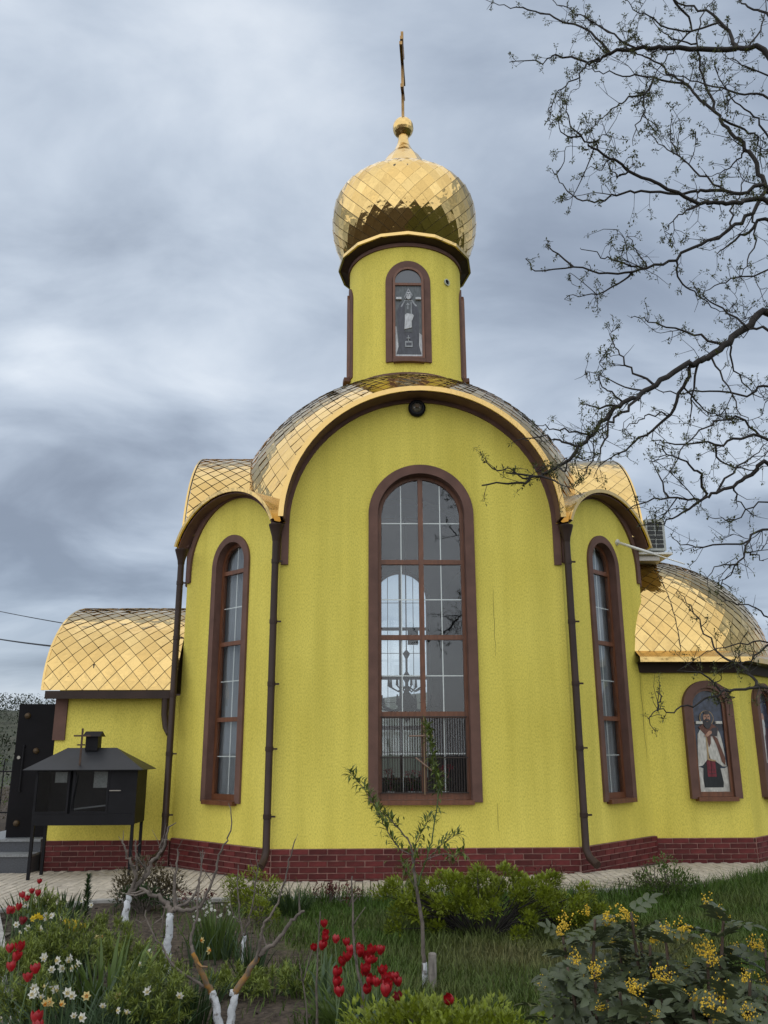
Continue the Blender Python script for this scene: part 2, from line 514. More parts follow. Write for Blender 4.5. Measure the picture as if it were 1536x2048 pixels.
NET = mat('net_curtain', (.34, .35, .365), .9, trans=.25)
for fr in (FDL, FDR):
    mb = MB(); n_ = 60
    for j, z in enumerate((.98, 2.0, 3.0, 4.0, 4.82)):
        for i in range(n_ + 1):
            x = -.36 + .72 * i / n_; mb.v.append(fr(x, .20 + .006 * math.sin(x * 60 + .6 * j) + .004 * math.sin(x * 31), z))
    for j in range(4):
        for i in range(n_): q = j * (n_ + 1) + i; mb.f.append((q, q + 1, q + n_ + 2, q + n_ + 1)); mb.mi.append(0)
    P(mb, 'net_curtain', NET, smooth=True)
# arch trims (brown bands) on the walls
def trim(fr, hw_in, hw_out, zb, zs, rise_in, rise_out, name='arch_trim'):
    t = MB(); t.band(archline(hw_in, zb, zs, rise_in), archline(hw_out, zb, zs, rise_out), -.035, .01, fr)
    return smooth_by_angle(P(t, name, BROWN), 40)
for fr in (FR, FBACK, FL, FRT): trim(fr, RAD, 2.055, 4.26, ZSP, RAD, 2.12)
for fr in (FDL, FDR, FBL, FBR): trim(fr, 1.09, 1.185, 4.30, 4.50, 1.0, 1.12)

# ------------------------------------------------------------------ golden roofs
SH = []      # every shingle: (area in pixels, verts, faces, roof object)
def poly_clip(poly, umin, umax, vmin, vmax):
    for ax, val, sg in ((0, umin, 1), (0, umax, -1), (1, vmin, 1), (1, vmax, -1)):
        out = []
        for i in range(len(poly)):
            p, q = poly[i], poly[(i + 1) % len(poly)]
            ip, iq = sg * (p[ax] - val) >= 0, sg * (q[ax] - val) >= 0
            if ip: out.append(p)
            if ip != iq:
                t = (val - p[ax]) / (q[ax] - p[ax])
                out.append((p[0] + (q[0] - p[0]) * t, p[1] + (q[1] - p[1]) * t))
        poly = out
        if len(poly) < 3: return []
    return poly
def shingles(f, u0, u1, rows, du, roof, gap=.06, keep=None, periodic=False, lift=.012, seed=1, ref_z=4.0):
    """f(u, v) -> point; rows: list of v values (each diamond spans rows j-1 .. j+1)"""
    r_ = random.Random(seed)
    vmin, vmax = rows[0], rows[-1]
    for j in range(0, len(rows)):
        vb = rows[j - 1] if j > 0 else 2 * rows[0] - rows[1]
        vm = rows[j]
        vt = rows[j + 1] if j < len(rows) - 1 else 2 * rows[-1] - rows[-2]
        n = int(round((u1 - u0) / du))
        for i in range(n + (0 if periodic else 2)):
            u = u0 + du * (i + .5 * (j % 2))
            g = 1 - gap
            poly = [(u, vm + (vb - vm) * g), (u + du / 2 * g, vm), (u, vm + (vt - vm) * g), (u - du / 2 * g, vm)]
            poly = poly_clip(poly, -1e9 if periodic else u0, 1e9 if periodic else u1, vmin, vmax)
            if len(poly) < 3: continue
            c = sum((Vector(f(*p)) for p in poly), Vector()) / len(poly)
            if keep and not keep(c): continue
            pu = Vector(f(u + 1e-3, vm)) - Vector(f(u - 1e-3, vm)); pv = Vector(f(u, vm + 1e-3)) - Vector(f(u, vm - 1e-3))
            nrm = pu.cross(pv)
            if nrm.length < 1e-12: continue
            nrm.normalize()
            if nrm.dot(c - Vector((c.x * .8, YD, ref_z))) < 0: nrm = -nrm
            pun = pu.normalized(); pvn = pv.normalized()
            ta, tb = r_.gauss(0, .015), r_.gauss(0, .015)
            top = []; bot = []
            for (a, b) in poly:
                q = Vector(f(a, b)); w = (b - vt) / (vb - vt + 1e-12)
                d = q - c
                q = q + nrm * (.004 + (lift * max(0, min(1, w)) if lift > 0 else -lift * (1 - max(0, min(1, w)))) + ta * d.dot(pun) + tb * d.dot(pvn))
                top.append(q); bot.append(q - nrm * .004)
            k = len(top)
            fs = [tuple(range(k)), tuple(range(2 * k - 1, k - 1, -1))] + [(a, k + a, k + (a + 1) % k, (a + 1) % k) for a in range(k)]
            view = (CAM - c).normalized()
            px = 0
            if view.dot(nrm) > 0:
                pr = [proj(q) for q in top]
                if all(-20 < p[0] < 1556 for p in pr):
                    px = abs(sum(pr[a][0] * pr[(a + 1) % k][1] - pr[(a + 1) % k][0] * pr[a][1] for a in range(k))) / 2
            SH.append((px, [tuple(q) for q in top + bot], fs, roof))

def even_rows(v0, v1, step):
    n = max(2, int(round((v1 - v0) / step))); return [v0 + (v1 - v0) * i / n for i in range(n + 1)]

def roof_surface(fn, u0, u1, v0, v1, nu, nv, name, material=UNDER, inset=0.0):
    mb = MB(); o = []
    for j in range(nv + 1):
        for i in range(nu + 1):
            mb.v.append(tuple(fn(u0 + (u1 - u0) * i / nu, v0 + (v1 - v0) * j / nv)))
    for j in range(nv):
        for i in range(nu):
            a = j * (nu + 1) + i; mb.f.append((a, a + 1, a + nu + 2, a + nu + 1)); mb.mi.append(0)
    return P(mb, name, material, smooth=True)

# great hemispherical dome
SR, SZ = 3.47, 5.2
def f_sphere(u, v): return (SR * math.cos(v) * math.cos(u), YD + SR * math.cos(v) * math.sin(u), SZ + SR * math.sin(v))
def in_barrel(p, m_=0.0):
    """inside the tunnel behind a great arch"""
    dz = max(0, p[2] - ZSP)
    return (p[0] ** 2 + dz * dz < (2.0 + m_) ** 2) or ((p[1] - YD) ** 2 + dz * dz < (2.0 + m_) ** 2)
def cut_sphere(r, name, material, a0=-.12, a1=1.235, mrg=0.0):
    mb = MB(); nu, nv = 128, 34; idx = {}
    def vv(i, j):
        k = (i % nu, j)
        if k not in idx:
            u, v = 2 * PI * i / nu, a0 + (a1 - a0) * j / nv
            idx[k] = len(mb.v); mb.v.append((r * math.cos(v) * math.cos(u), YD + r * math.cos(v) * math.sin(u), SZ + r * math.sin(v)))
        return idx[k]
    for j in range(nv):
        for i in range(nu):
            u, v = 2 * PI * (i + .5) / nu, a0 + (a1 - a0) * (j + .5) / nv
            c = (r * math.cos(v) * math.cos(u), YD + r * math.cos(v) * math.sin(u), SZ + r * math.sin(v))
            if in_barrel(c, mrg): continue
            mb.f.append((vv(i, j), vv(i + 1, j), vv(i + 1, j + 1), vv(i, j + 1))); mb.mi.append(0)
    return P(mb, name, material, smooth=True)
sph = cut_sphere(SR, 'dome_roof', UNDER)
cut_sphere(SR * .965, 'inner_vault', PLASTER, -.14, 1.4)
rows = []; v = -.12; NS = 62
while v < 1.24:
    rows.append(v); v += .5 * 2 * PI / NS * max(.42, math.cos(v)) * 1.05
shingles(f_sphere, 0, 2 * PI, rows, 2 * PI / NS, sph, gap=.034, periodic=True, seed=2, keep=lambda c: c.y < 6.2 and not in_barrel(c))

# great arches: short barrels with gold fascia
def barrel(fr, r, rise, zs, d0, d1, name, v0=0.0):
    def f(u, v): return fr(r * math.cos(v), u, zs + rise * math.sin(v))
    return f
fas = MB()
RF = 2.085
def fascia(fr, r_in, rise_in, r_out, rise_out, zs, d, cut, name='roof_edge'):
    a0 = math.asin(cut / rise_out) if cut > 0 else 0
    n = 40
    ang = [a0 + (PI - 2 * a0) * i / n for i in range(n + 1)]
    A = [(r_in * math.cos(t), zs + rise_in * math.sin(t)) for t in ang]
    B = [(r_out * math.cos(t), zs + rise_out * math.sin(t)) for t in ang]
    mb = MB(); mb.band(A, B, d, d + .03, fr)
    ob = smooth_by_angle(P(mb, name, GOLDTRIM), 40)
    return ob, a0
def soffit(fr, r, rise, zs, d0, d1, a0, name='soffit'):
    mb = MB(); n = 32
    ang = [a0 + (PI - 2 * a0) * i / n for i in range(n + 1)]
    mb.band([((r - .02) * math.cos(t), zs + (rise - .02) * math.sin(t)) for t in ang], [(r * math.cos(t), zs + rise * math.sin(t)) for t in ang], d0, d1, fr)
    return P(mb, name, BROWN)
for fr in (FR, FBACK):
    fascia(fr, RF - .075, RF - .075, RF, RF, ZSP, -.36, .04)
    soffit(fr, RF - .06, RF - .06, ZSP, -.31, -.002, .02)
    fb = barrel(fr, RF - .02, RF - .02, ZSP, 0, 0, '')
    ro = roof_surface(lambda u, v: fb(u, v), -.31, 1.9, .02, PI - .02, 6, 48, 'arch_roof', GOLDTRIM)
for sgn, fr in ((-1, FL), (1, FRT)):
    fascia(fr, 2.14, 2.14, 2.2, 2.2, ZSP, -.12, .1)
    soffit(fr, 2.12, 2.12, ZSP, -.07, -.002, .02)
    fb = barrel(fr, 2.185, 2.185, ZSP, 0, 0, '')
    g_ = lambda u, v, fb=fb: fb(u, v)
    ro = roof_surface(g_, -.07, 1.9, .10, PI - .10, 6, 48, 'side_arch_roof')
    if sgn < 0: shingles(lambda u, v, fb=fb: fb(1.9 - u, v), 0, 1.97, even_rows(.10, PI / 2 + .3, .13 / 2.185), .25, ro, seed=3)
    else: shingles(lambda u, v, fb=fb: fb(1.9 - u, v), 0, 1.97, even_rows(PI / 2 - .3, PI - .10, .13 / 2.185), .25, ro, seed=4)
for fr in (FDL, FDR, FBL, FBR):
    _, a0 = fascia(fr, 1.28, .945, 1.335, 1.0, 4.60, -.25, .30)
    soffit(fr, 1.27, .94, 4.60, -.20, -.002, a0)
    fb = barrel(fr, 1.32, .985, 4.60, 0, 0, '')
    ro = roof_surface(fb, -.20, 1.6, a0 - .02, PI - a0 + .02, 6, 32, 'corner_arch_roof', GOLDTRIM)

octin = [(-A_ + .06, .30), (A_ - .06, .30), (YD - .30, U_ + .06), (YD - .30, 2 * YD - U_ - .06), (A_ - .06, 2 * YD - .30), (-A_ + .06, 2 * YD - .30), (-YD + .30, 2 * YD - U_ - .06), (-YD + .30, U_ + .06)]
for fr in (FR, FBACK, FL, FRT):
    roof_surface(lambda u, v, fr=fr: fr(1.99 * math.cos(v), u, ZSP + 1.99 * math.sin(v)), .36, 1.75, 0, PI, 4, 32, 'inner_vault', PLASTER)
mb = MB(); mb.add([(x, y, .30) for x, y in octin], [tuple(range(8))]); P(mb, 'church_floor', mat('inner_floor', (.16, .11, .08), .4, vary=.2))

# drum
DR = 1.155
fdrum = lambda ph: (lambda x, d, z: ((DR - d) * math.sin(ph + x / DR), YD - (DR - d) * math.cos(ph + x / DR), z))
mb = MB(); mb.lathe([(DR, 8.2), (DR, 11.33)], 64, (0, YD, 0)); P(mb, 'drum', STUCCO, smooth=True)
mb = MB(); mb.lathe([(DR + .002, 8.25), (1.205, 8.25), (1.205, 8.52), (DR + .002, 8.53)], 64, (0, YD, 0)); smooth_by_angle(P(mb, 'drum_base_band', BROWN))
mb = MB(); mb.lathe([(DR + .001, 11.235), (1.185, 11.235), (1.185, 11.31), (DR + .001, 11.312)], 64, (0, YD, 0)); smooth_by_angle(P(mb, 'drum_top_band', BROWN))
mb = MB(); mb.lathe([(1.10, 11.29), (1.36, 11.375), (1.36, 11.40), (1.2, 11.5)], 16, (0, YD, 0)); P(mb, 'drum_soffit', PIPE)
mb = MB(); mb.lathe([(1.362, 11.365), (1.40, 11.365), (1.40, 11.43), (1.25, 11.54)], 16, (0, YD, 0)); P(mb, 'drum_cornice', GOLDTRIM)
def drum_window(ph, icon):
    fr = fdrum(ph); hw, z0, zs, tw = .435, 8.76, 10.46, .13
    gi = hw - tw
    def dens(l):
        out = []
        for i in range(len(l) - 1):
            for k in range(4): out.append((l[i][0] + (l[i + 1][0] - l[i][0]) * k / 4, l[i][1] + (l[i + 1][1] - l[i][1]) * k / 4))
        return out + [l[-1]]
    t = MB(); t.band(dens(archline(gi, z0, zs)), dens(archline(hw, z0, zs)), -.045 if icon else -.022, .01, fr)
    for k in range(12):
        x0 = -hw + 2 * hw * k / 12; x1 = -hw + 2 * hw * (k + 1) / 12
        if abs((x0 + x1) / 2) < gi: t.box(x0, x1, -.09 if icon else -.13, .005, z0 - .03, z0 + .05, fr)
    sur = smooth_by_angle(P(t, 'drum_window', BROWN), 40)
    dist = DR * math.cos(gi / DR)
    ff = frame(ph, DR + .012)
    # flat frame standing on the wall between the surround's legs
    q = MB(); q.band(archline(gi - .05, z0 + .09, zs), archline(gi - .003, z0 + .05, zs), -.035, .07, ff); q.box(-gi + .004, gi - .004, -.033, .068, z0 + .05, z0 + .09, ff)
    q.box(-gi + .05, gi - .05, -.034, .066, 10.36, 10.41, ff)
    subpart(smooth_by_angle(q.build('frame', WOOD), 40), sur)
    g = gi - .05
    q = MB(); q.plate([(-g, 10.41)] + [(g, 10.41)] + [(g * math.cos(PI * i / 16), zs + g * math.sin(PI * i / 16)) for i in range(17)], [], -.006, -.002, ff)
    subpart(q.build('pane', mat('dim_glass', (.045, .055, .07), .06, spec=.9)), sur)
    if icon: icon(ff, -.004, -g, g, z0 + .09, 10.36, sur)
    return sur

def icon_layers(fr, d, x0, x1, z0, z1, sur, layers, bgcol, nm):
    """flat print behind the glass: each colour field a thin layer"""
    W, H = x1 - x0, z1 - z0
    names = {}
    mats_, mb = [], MB()
    def mi(c):
        k = tuple(c)
        if k not in names:
            names[k] = len(mats_); mats_.append(mat('%s_%d' % (nm, len(mats_)), c, .35, spec=.4, vary=.25, vscale=22, stretch=(1.6, 1.6, .5)))
        return names[k]
    for li, (c, pts) in enumerate([(bgcol, None)] + layers):
        poly = pts if pts is not None else [(0, 0), (1, 0), (1, 1), (0, 1)]
        if callable(poly): poly = poly()
        poly = [(x0 + W * a, z0 + H * b) for a, b in poly]
        mb.plate(poly, [], d - .0022 * (li + 1), d + .006, fr, mi(c))
    return subpart(mb.build('icon_print', mats_), sur)
def ell(cx, cy, rx, ry, n=18): return [(cx + rx * math.cos(2 * PI * i / n), cy + ry * math.sin(2 * PI * i / n)) for i in range(n)]
def icon_monk(fr, d, x0, x1, z0, z1, sur):
    D, G, Lg, W_ = (.050, .054, .068), (.075, .085, .092), (.26, .28, .30), (.42, .44, .46)
    R_ = lambda a, b, c, e_: [(a, b), (c, b), (c, e_), (a, e_)]
    L = [(W_, [(0, 0), (1, 0), (1, .30), (.9, .33), (.88, .1), (.12, .1), (.04, .42), (0, .42)]),
         (D, [(.03, .03), (.97, .03), (.88, .16), (.9, .62), (.82, .74), (.64, .80), (.36, .80), (.17, .73), (.06, .62), (.14, .17)]),
         (Lg, [(.2, .70), (.36, .80), (.64, .80), (.83, .71), (.78, .70), (.62, .775), (.38, .775), (.24, .69)]),
         (G, [(.36, .34), (.64, .34), (.64, .78), (.36, .78)]),
         (Lg, [(.59, .58), (.62, .58), (.62, .77), (.59, .77)]), (Lg, [(.46, .66), (.50, .66), (.50, .75), (.46, .75)]), (Lg, [(.42, .72), (.54, .72), (.54, .735), (.42, .735)]),
         (Lg, R_(.36, .13, .64, .21)), (D, R_(.40, .15, .60, .19)), (Lg, R_(.47, .20, .50, .29)), (Lg, R_(.42, .245, .55, .26)),
         (W_, [(.34, .375), (.62, .40), (.61, .48), (.70, .565), (.66, .585), (.44, .60), (.36, .575), (.36, .5)]),
         (Lg, [(.34, .83), (.50, .96), (.66, .86), (.62, .82), (.38, .80)]),
         (D, [(.38, .83), (.50, .93), (.62, .85), (.61, .80), (.40, .80)]),
         (W_, ell(.505, .865, .085, .035)), (W_, ell(.505, .828, .088, .032)), (D, R_(.44, .872, .49, .880)), (D, R_(.52, .872, .57, .880)), (Lg, R_(.49, .845, .52, .875)),
         (W_, R_(.03, .792, .24, .822)), (W_, R_(.77, .792, .98, .822))]
    icon_layers(fr, d, x0, x1, z0, z1, sur, L, (.085, .098, .105), 'grey_icon')
def icon_bishop(fr, d, x0, x1, z0, z1, sur):
    R_ = lambda a, b, c, e_: [(a, b), (c, b), (c, e_), (a, e_)]
    Wt, Br, Bk, Red, Sk, Dk = (.46, .45, .41), (.115, .045, .028), (.012, .014, .016), (.15, .016, .026), (.36, .20, .135), (.035, .032, .036)
    Gd = (.34, .24, .12)
    L = [(Wt, [(0, 0), (1, 0), (1, .27), (.9, .25), (.2, .25), (0, .27)]),
         (Bk, [(.17, .045), (.80, .045), (.82, .10), (.74, .30), (.60, .36), (.30, .36), (.20, .30), (.15, .14)]),
         (Red, [(.31, .16), (.60, .16), (.60, .36), (.31, .36)]), (Bk, R_(.34, .19, .57, .195)), (Bk, R_(.34, .23, .57, .235)), (Bk, R_(.45, .17, .455, .33)),
         (Wt, [(.02, .27), (.16, .28), (.34, .345), (.36, .48), (.46, .34), (.62, .325), (.84, .27), (.96, .27), (.92, .48), (.86, .62), (.74, .70), (.24, .70), (.10, .62), (.05, .45)]),
         (Gd, [(.34, .345), (.37, .36), (.47, .35), (.62, .335), (.62, .325), (.46, .33)]),
         (Gd, [(.34, .345), (.40, .345), (.40, .60), (.36, .60)]),
         (Br, [(.64, .60), (.74, .58), (.94, .36), (.92, .28), (.82, .32), (.70, .50), (.58, .60)]),
         (Br, [(.14, .70), (.30, .735), (.62, .735), (.80, .69), (.74, .60), (.52, .60), (.50, .52), (.44, .48), (.38, .60)]),
         (Dk, [(.38, .61), (.74, .60), (.78, .70), (.60, .69)]),
         (Sk, [(.30, .60), (.42, .595), (.58, .635), (.56, .66), (.48, .66)]),
         (Gd, ell(.44, .80, .235, .085, 24)), ((.05, .06, .085), ell(.44, .80, .215, .077, 24)),
         (Dk, ell(.44, .775, .15, .095)), (Sk, ell(.44, .805, .115, .055)), (Dk, ell(.44, .742, .115, .055)), (Sk, ell(.44, .765, .04, .008)),
         (Dk, R_(.36, .812, .42, .820)), (Dk, R_(.47, .812, .53, .820)), ((.25, .13, .09), R_(.43, .775, .46, .815)), (Dk, ell(.44, .775, .07, .012)), (Dk, ell(.44, .862, .10, .02)),
         (Wt, R_(.05, .735, .27, .765)), (Wt, R_(.72, .735, .93, .765))]
    icon_layers(fr, d, x0, x1, z0, z1, sur, L, (.028, .036, .062), 'bishop_icon')
def icon_white(fr, d, x0, x1, z0, z1, sur):
    R_ = lambda a, b, c, e_: [(a, b), (c, b), (c, e_), (a, e_)]
    Wt, Pu, Sk, Bk = (.46, .45, .43), (.05, .022, .035), (.36, .20, .135), (.012, .014, .018)
    L = [(Bk, [(.2, .05), (.85, .05), (.8, .3), (.25, .3)]),
         (Pu, [(.12, .12), (.9, .12), (.85, .70), (.2, .70)]), (Wt, [(.05, .30), (.45, .30), (.5, .72), (.12, .68)]),
         (Wt, ell(.42, .70, .16, .10)), (Sk, ell(.44, .81, .12, .06)), (Wt, ell(.44, .74, .12, .06)), (Wt, R_(.03, .735, .22, .765))]
    icon_layers(fr, d, x0, x1, z0, z1, sur, L, (.028, .036, .05), 'second_icon')
drum_window(0, icon_monk); drum_window(-PI / 2, None); drum_window(PI / 2, None)
# small round vent in the drum
fr = fdrum(.745)
mb = MB()
ring = lambda r, d: [fr(r * math.cos(2 * PI * k / 20), d, 10.63 + r * math.sin(2 * PI * k / 20)) for k in range(20)]
rs = [ring(.052, .005), ring(.052, -.03), ring(.072, -.03), ring(.072, .005)]
mb.v = [p for r in rs for p in r]; mb.f = [(a * 20 + k, a * 20 + (k + 1) % 20, (a + 1) * 20 + (k + 1) % 20, (a + 1) * 20 + k) for a in range(3) for k in range(20)]; mb.mi = [0] * 60
vent = P(mb, 'round_vent', mat('pale_ring', (.42, .45, .36), .6))
mb = MB(); mb.v = ring(.053, -.012); mb.f = [tuple(range(20))]; mb.mi = [0]
subpart(mb.build('vent_opening', BLACK), vent)

# onion dome
OP = [(1.20, 11.46), (1.345, 11.72), (1.452, 12.0), (1.512, 12.30), (1.52, 12.52), (1.495, 12.78), (1.43, 12.98), (1.335, 13.12), (1.19, 13.25), (1.0, 13.395), (.80, 13.545), (.62, 13.68)]
def spline(pts, n):
    out = []
    m_ = len(pts)
    for i in range(m_ - 1):
        p0, p1, p2, p3 = pts[max(i - 1, 0)], pts[i], pts[i + 1], pts[min(i + 2, m_ - 1)]
        for k in range(n):
            t = k / n
            out.append(tuple(.5 * (2 * p1[a] + (p2[a] - p0[a]) * t + (2 * p0[a] - 5 * p1[a] + 4 * p2[a] - p3[a]) * t * t + (3 * p1[a] - p0[a] - 3 * p2[a] + p3[a]) * t ** 3) for a in range(len(p1))))
    out.append(tuple(pts[-1])); return out
OS = spline(OP, 8)
SL = [0]
for i in range(1, len(OS)): SL.append(SL[-1] + math.hypot(OS[i][0] - OS[i - 1][0], OS[i][1] - OS[i - 1][1]))
def oprof(s):
    return float(np.interp(s, SL, [p[0] for p in OS])), float(np.interp(s, SL, [p[1] for p in OS]))
def f_onion(u, s):
    r, z = oprof(s); return (r * math.cos(u), YD + r * math.sin(u), z)
onion = roof_surface(f_onion, 0, 2 * PI, 0, SL[-1], 72, 60, 'onion_dome')
rows = []; s = 0.0; NO = 34
while s < SL[-1]:
    rows.append(s); s += .5 * 2 * PI * max(.45, oprof(s)[0]) / NO * 1.12
rows.append(SL[-1])
shingles(f_onion, 0, 2 * PI, rows, 2 * PI / NO, onion, gap=.034, periodic=True, seed=5, ref_z=12.4, lift=-.022, keep=lambda c: c.y < YD + .5)
mb = MB(); mb.lathe(spline([(.64, 13.66), (.50, 13.92), (.36, 14.16), (.25, 14.30), (.172, 14.45), (.125, 14.60), (.11, 14.74), (.10, 14.82)], 6), 12, (0, YD, 0)); smooth_by_angle(P(mb, 'dome_neck', GOLDTRIM), 20)
mb = MB(); mb.lathe([(max(.001, .232 * math.sin(PI * i / 12)), 14.985 - .25 * math.cos(PI * i / 12)) for i in range(13)], 18, (0, YD, 0)); smooth_by_angle(P(mb, 'dome_ball', GOLDTRIM), 12)
# cross, seen edge on (its arms run away from the camera, turned a little)
ca = math.radians(84)
def fcross(x, d, z): return (x * math.cos(ca) - d * math.sin(ca), YD + x * math.sin(ca) + d * math.cos(ca), z)
mb = MB(); mb.box(-.045, .045, -.03, .03, 15.2, 17.60, fcross)
BRONZE = mat('bronze_gilt', (.30, .185, .075), .35, metal=.9, vary=.3, vscale=4)
cr_ = P(mb, 'cross', BRONZE)
for nm, z0, hl, sl in (('cross_arm', 16.72, .62, 0), ('cross_arm', 17.18, .30, 0), ('cross_arm', 15.95, .34, .32)):
    mb = MB()
    mb.add([fcross(x, d, z0 + sl * x + h) for h in (-.045, .045) for d in (-.033, .033) for x in (-hl, hl)], [(0, 2, 3, 1), (4, 5, 7, 6), (0, 1, 5, 4), (1, 3, 7, 5), (3, 2, 6, 7), (2, 0, 4, 6)])
    subpart(mb.build(nm, BRONZE), cr_)

# ------------------------------------------------------------------ left wing (porch)
WX, WY = -5.68, 1.73
mb = MB()
mb.box(WX, -3.5, WY, WY + .3, .34, 2.52)
P(mb, 'porch_wall', STUCCO)
mb = MB(); mb.box(WX, -3.5, 7.5 - WY - .3, 7.5 - WY, .34, 2.52); P(mb, 'porch_wall', STUCCO)
# gable end with a doorway
fg = lambda x, d, z: (WX + d, YD - x, z)
mb = MB(); mb.plate([(-2.01, .34), (-.62, .34), (-.62, 2.5), (.62, 2.5), (.62, .34), (2.01, .34), (2.01, 2.5)] + [(2.01 * math.cos(PI * i / 24), 2.5 + 1.4 * math.sin(PI * i / 24)) for i in range(1, 24)] + [(-2.01, 2.5)], [], .003, .3, fg)
P(mb, 'porch_gable', STUCCO)
PR, PH_, PZ = 2.31, 1.60, 2.57
def f_porch(u, v): return (-3.62 - u, YD - PR * math.cos(v), PZ + PH_ * math.sin(v))
def f_porch2(u, v): return (-5.85 + u, YD - PR * math.cos(v), PZ + PH_ * math.sin(v))
porch = roof_surface(f_porch2, 0, 2.08, 0, PI, 4, 48, 'porch_roof')
# arc length rows
va = [0.0]; 
while va[-1] < 1.95:
    v = va[-1]; va.append(v + .142 / math.hypot(PR * math.sin(v), PH_ * math.cos(v)))
shingles(f_porch2, 0, 2.08, va, .25, porch, gap=.036, seed=6, ref_z=1.5)
mb = MB(); mb.band([((PR - .05) * math.cos(PI * i / 40), PZ + (PH_ - .05) * math.sin(PI * i / 40)) for i in range(41)], [((PR + .012) * math.cos(PI * i / 40), PZ + (PH_ + .012) * math.sin(PI * i / 40)) for i in range(41)], -.185, -.15, fg)
P(mb, 'porch_roof_edge', GOLDTRIM)
# eaves gutter and corner trim
mb = MB(); mb.box(-5.80, -3.86, 1.44, 1.50, 2.44, 2.56); mb.box(-5.78, -3.86, 1.50, 1.725, 2.50, 2.54); P(mb, 'porch_gutter', PIPE)
mb = MB(); mb.box(-5.71, -5.52, WY - .035, WY + .10, 1.82, 2.495); P(mb, 'corner_trim', BROWN)
mb = MB(); mb.box(-5.72, -5.66, WY - .02, WY + .1, -.1, .37); P(mb, 'plinth_corner', PIPE)
# gutter outlet beside the downpipe
mb = MB(); mb.tube([(-3.94, 1.50, 2.50), (-3.94, 1.50, 2.2), (-3.90, 1.46, 2.0), (-3.84, 1.40, 1.9)], [.06, .055, .05, .04], 10); smooth_by_angle(P(mb, 'gutter_outlet', PIPE))

# ------------------------------------------------------------------ right wing (apse)
AX, AY = 4.24, 1.56
RI = YD - AY
oct_ = [(3.5, AY), (5.15, AY), (6.43, 2.84), (6.43, 4.66), (5.15, 5.94), (3.5, 5.94)]
def fline(p, q):
    p, q = Vector(p), Vector(q); d = (q - p).normalized(); nin = Vector((-d.y, d.x)); mid = (p + q) / 2
    return (lambda x, dd, z: (mid.x + d.x * x + nin.x * dd, mid.y + d.y * x + nin.y * dd, z)), (q - p).length / 2
AZ1 = 2.94
for i in range(len(oct_) - 1):
    fr, hl = fline(oct_[i], oct_[i + 1])
    mb = MB(); mb.plate([(-hl, .345), (hl, .345), (hl, AZ1), (-hl, AZ1)], [], 0, .25, fr)
    P(mb, 'apse_wall', STUCCO)
def apse_window(fr, xc, icon):
    f2 = lambda x, d, z: fr(x + xc, d, z)
    hw, z0, zs, tw = .395, .915, 2.31, .115
    gi = hw - tw
    t = MB(); t.band(archline(gi, z0, zs), archline(hw, z0, zs), -.10, .01, f2)
    sur = smooth_by_angle(P(t, 'apse_window', BROWN), 40)
    q = MB(); q.band(archline(gi - .045, z0 + .10, zs), archline(gi - .002, z0 + .03, zs), -.05, .005, f2); q.box(-gi + .003, gi - .003, -.048, .004, z0 + .03, z0 + .10, f2)
    subpart(smooth_by_angle(q.build('frame', WOOD), 40), sur)
    q = MB(); q.box(-gi - .03, gi + .03, -.15, .004, z0 - .035, z0 + .028, f2)
    subpart(q.build('sill', WOOD), sur)
    g = gi - .045
    # arched print: background with arched top
    q = MB(); q.plate(arch(g + .002, z0 + .10, zs), [], -.012, -.004, f2)
    subpart(q.build('backing', mat('night_blue', (.030, .040, .066), .25, vary=.5, vscale=14)), sur)
    icon(f2, -.008, -g, g, z0 + .10, z0 + .10 + (zs - z0 - .10 + .09), sur)
fr, hl = fline(oct_[0], oct_[1])
apse_window(fr, 4.605 - (3.5 + 5.15) / 2, icon_bishop)
fr, hl = fline(oct_[1], oct_[2])
apse_window(fr, -.04, icon_white)
# cornice under the apse roof
def offset_poly(o):
    k = o * math.tan(PI / 8)
    return [(3.5, AY - o), (5.15 + k, AY - o), (6.43 + o, 2.84 - k), (6.43 + o, 4.66 + k), (5.15 + k, 5.94 + o), (3.5, 5.94 + o)]
def strip(name, specs, material):
    mb = MB()
    for (o0, z0, o1, z1) in specs:
        a, b = offset_poly(o0), offset_poly(o1); n = len(a)
        k = len(mb.v)
        mb.v += [(x, y, z0) for x, y in a] + [(x, y, z1) for x, y in b]
        for i in range(n - 1): mb.f.append((k + i, k + i + 1, k + n + i + 1, k + n + i)); mb.mi.append(0)
    return P(mb, name, material)
strip('apse_cornice', [(.0, 2.83, .06, 2.83), (.06, 2.83, .09, 2.97), (.09, 2.97, .30, 3.0)], PIPE)
strip('apse_roof_edge', [(.30, 2.975, .345, 2.975), (.345, 2.975, .345, 3.055), (.345, 3.055, .12, 3.17), (.12, 3.17, -.3, 3.2)], GOLDTRIM)
AR, AH, AZ = 2.30, 1.98, 3.10
def f_apse_d(u, v): return (AX + AR * math.cos(v) * math.cos(u), YD + AR * math.cos(v) * math.sin(u), AZ + AH * math.sin(v))
def f_apse_b(u, v): return (3.4 + u, YD - AR * math.cos(v), AZ + AH * math.sin(v))
apd = roof_surface(f_apse_d, -PI / 2, PI / 2, .0, PI / 2 - .01, 40, 24, 'apse_roof')
apb = roof_surface(f_apse_b, 0, AX - 3.4, .0, PI, 4, 40, 'apse_roof')
va = [.02]
while va[-1] < 1.42: 
    v = va[-1]; va.append(v + .135 / math.hypot(AR * math.sin(v), AH * math.cos(v)) * max(.5, math.cos(v) ** .5))
shingles(f_apse_d, -PI / 2, PI / 2, va, 2 * PI / 58, apd, gap=.036, seed=8, ref_z=1.5, keep=lambda c: c.y < YD + 1)
va = [.02]
while va[-1] < 2.0:
    v = va[-1]; va.append(v + .135 / math.hypot(AR * math.sin(v), AH * math.cos(v)))
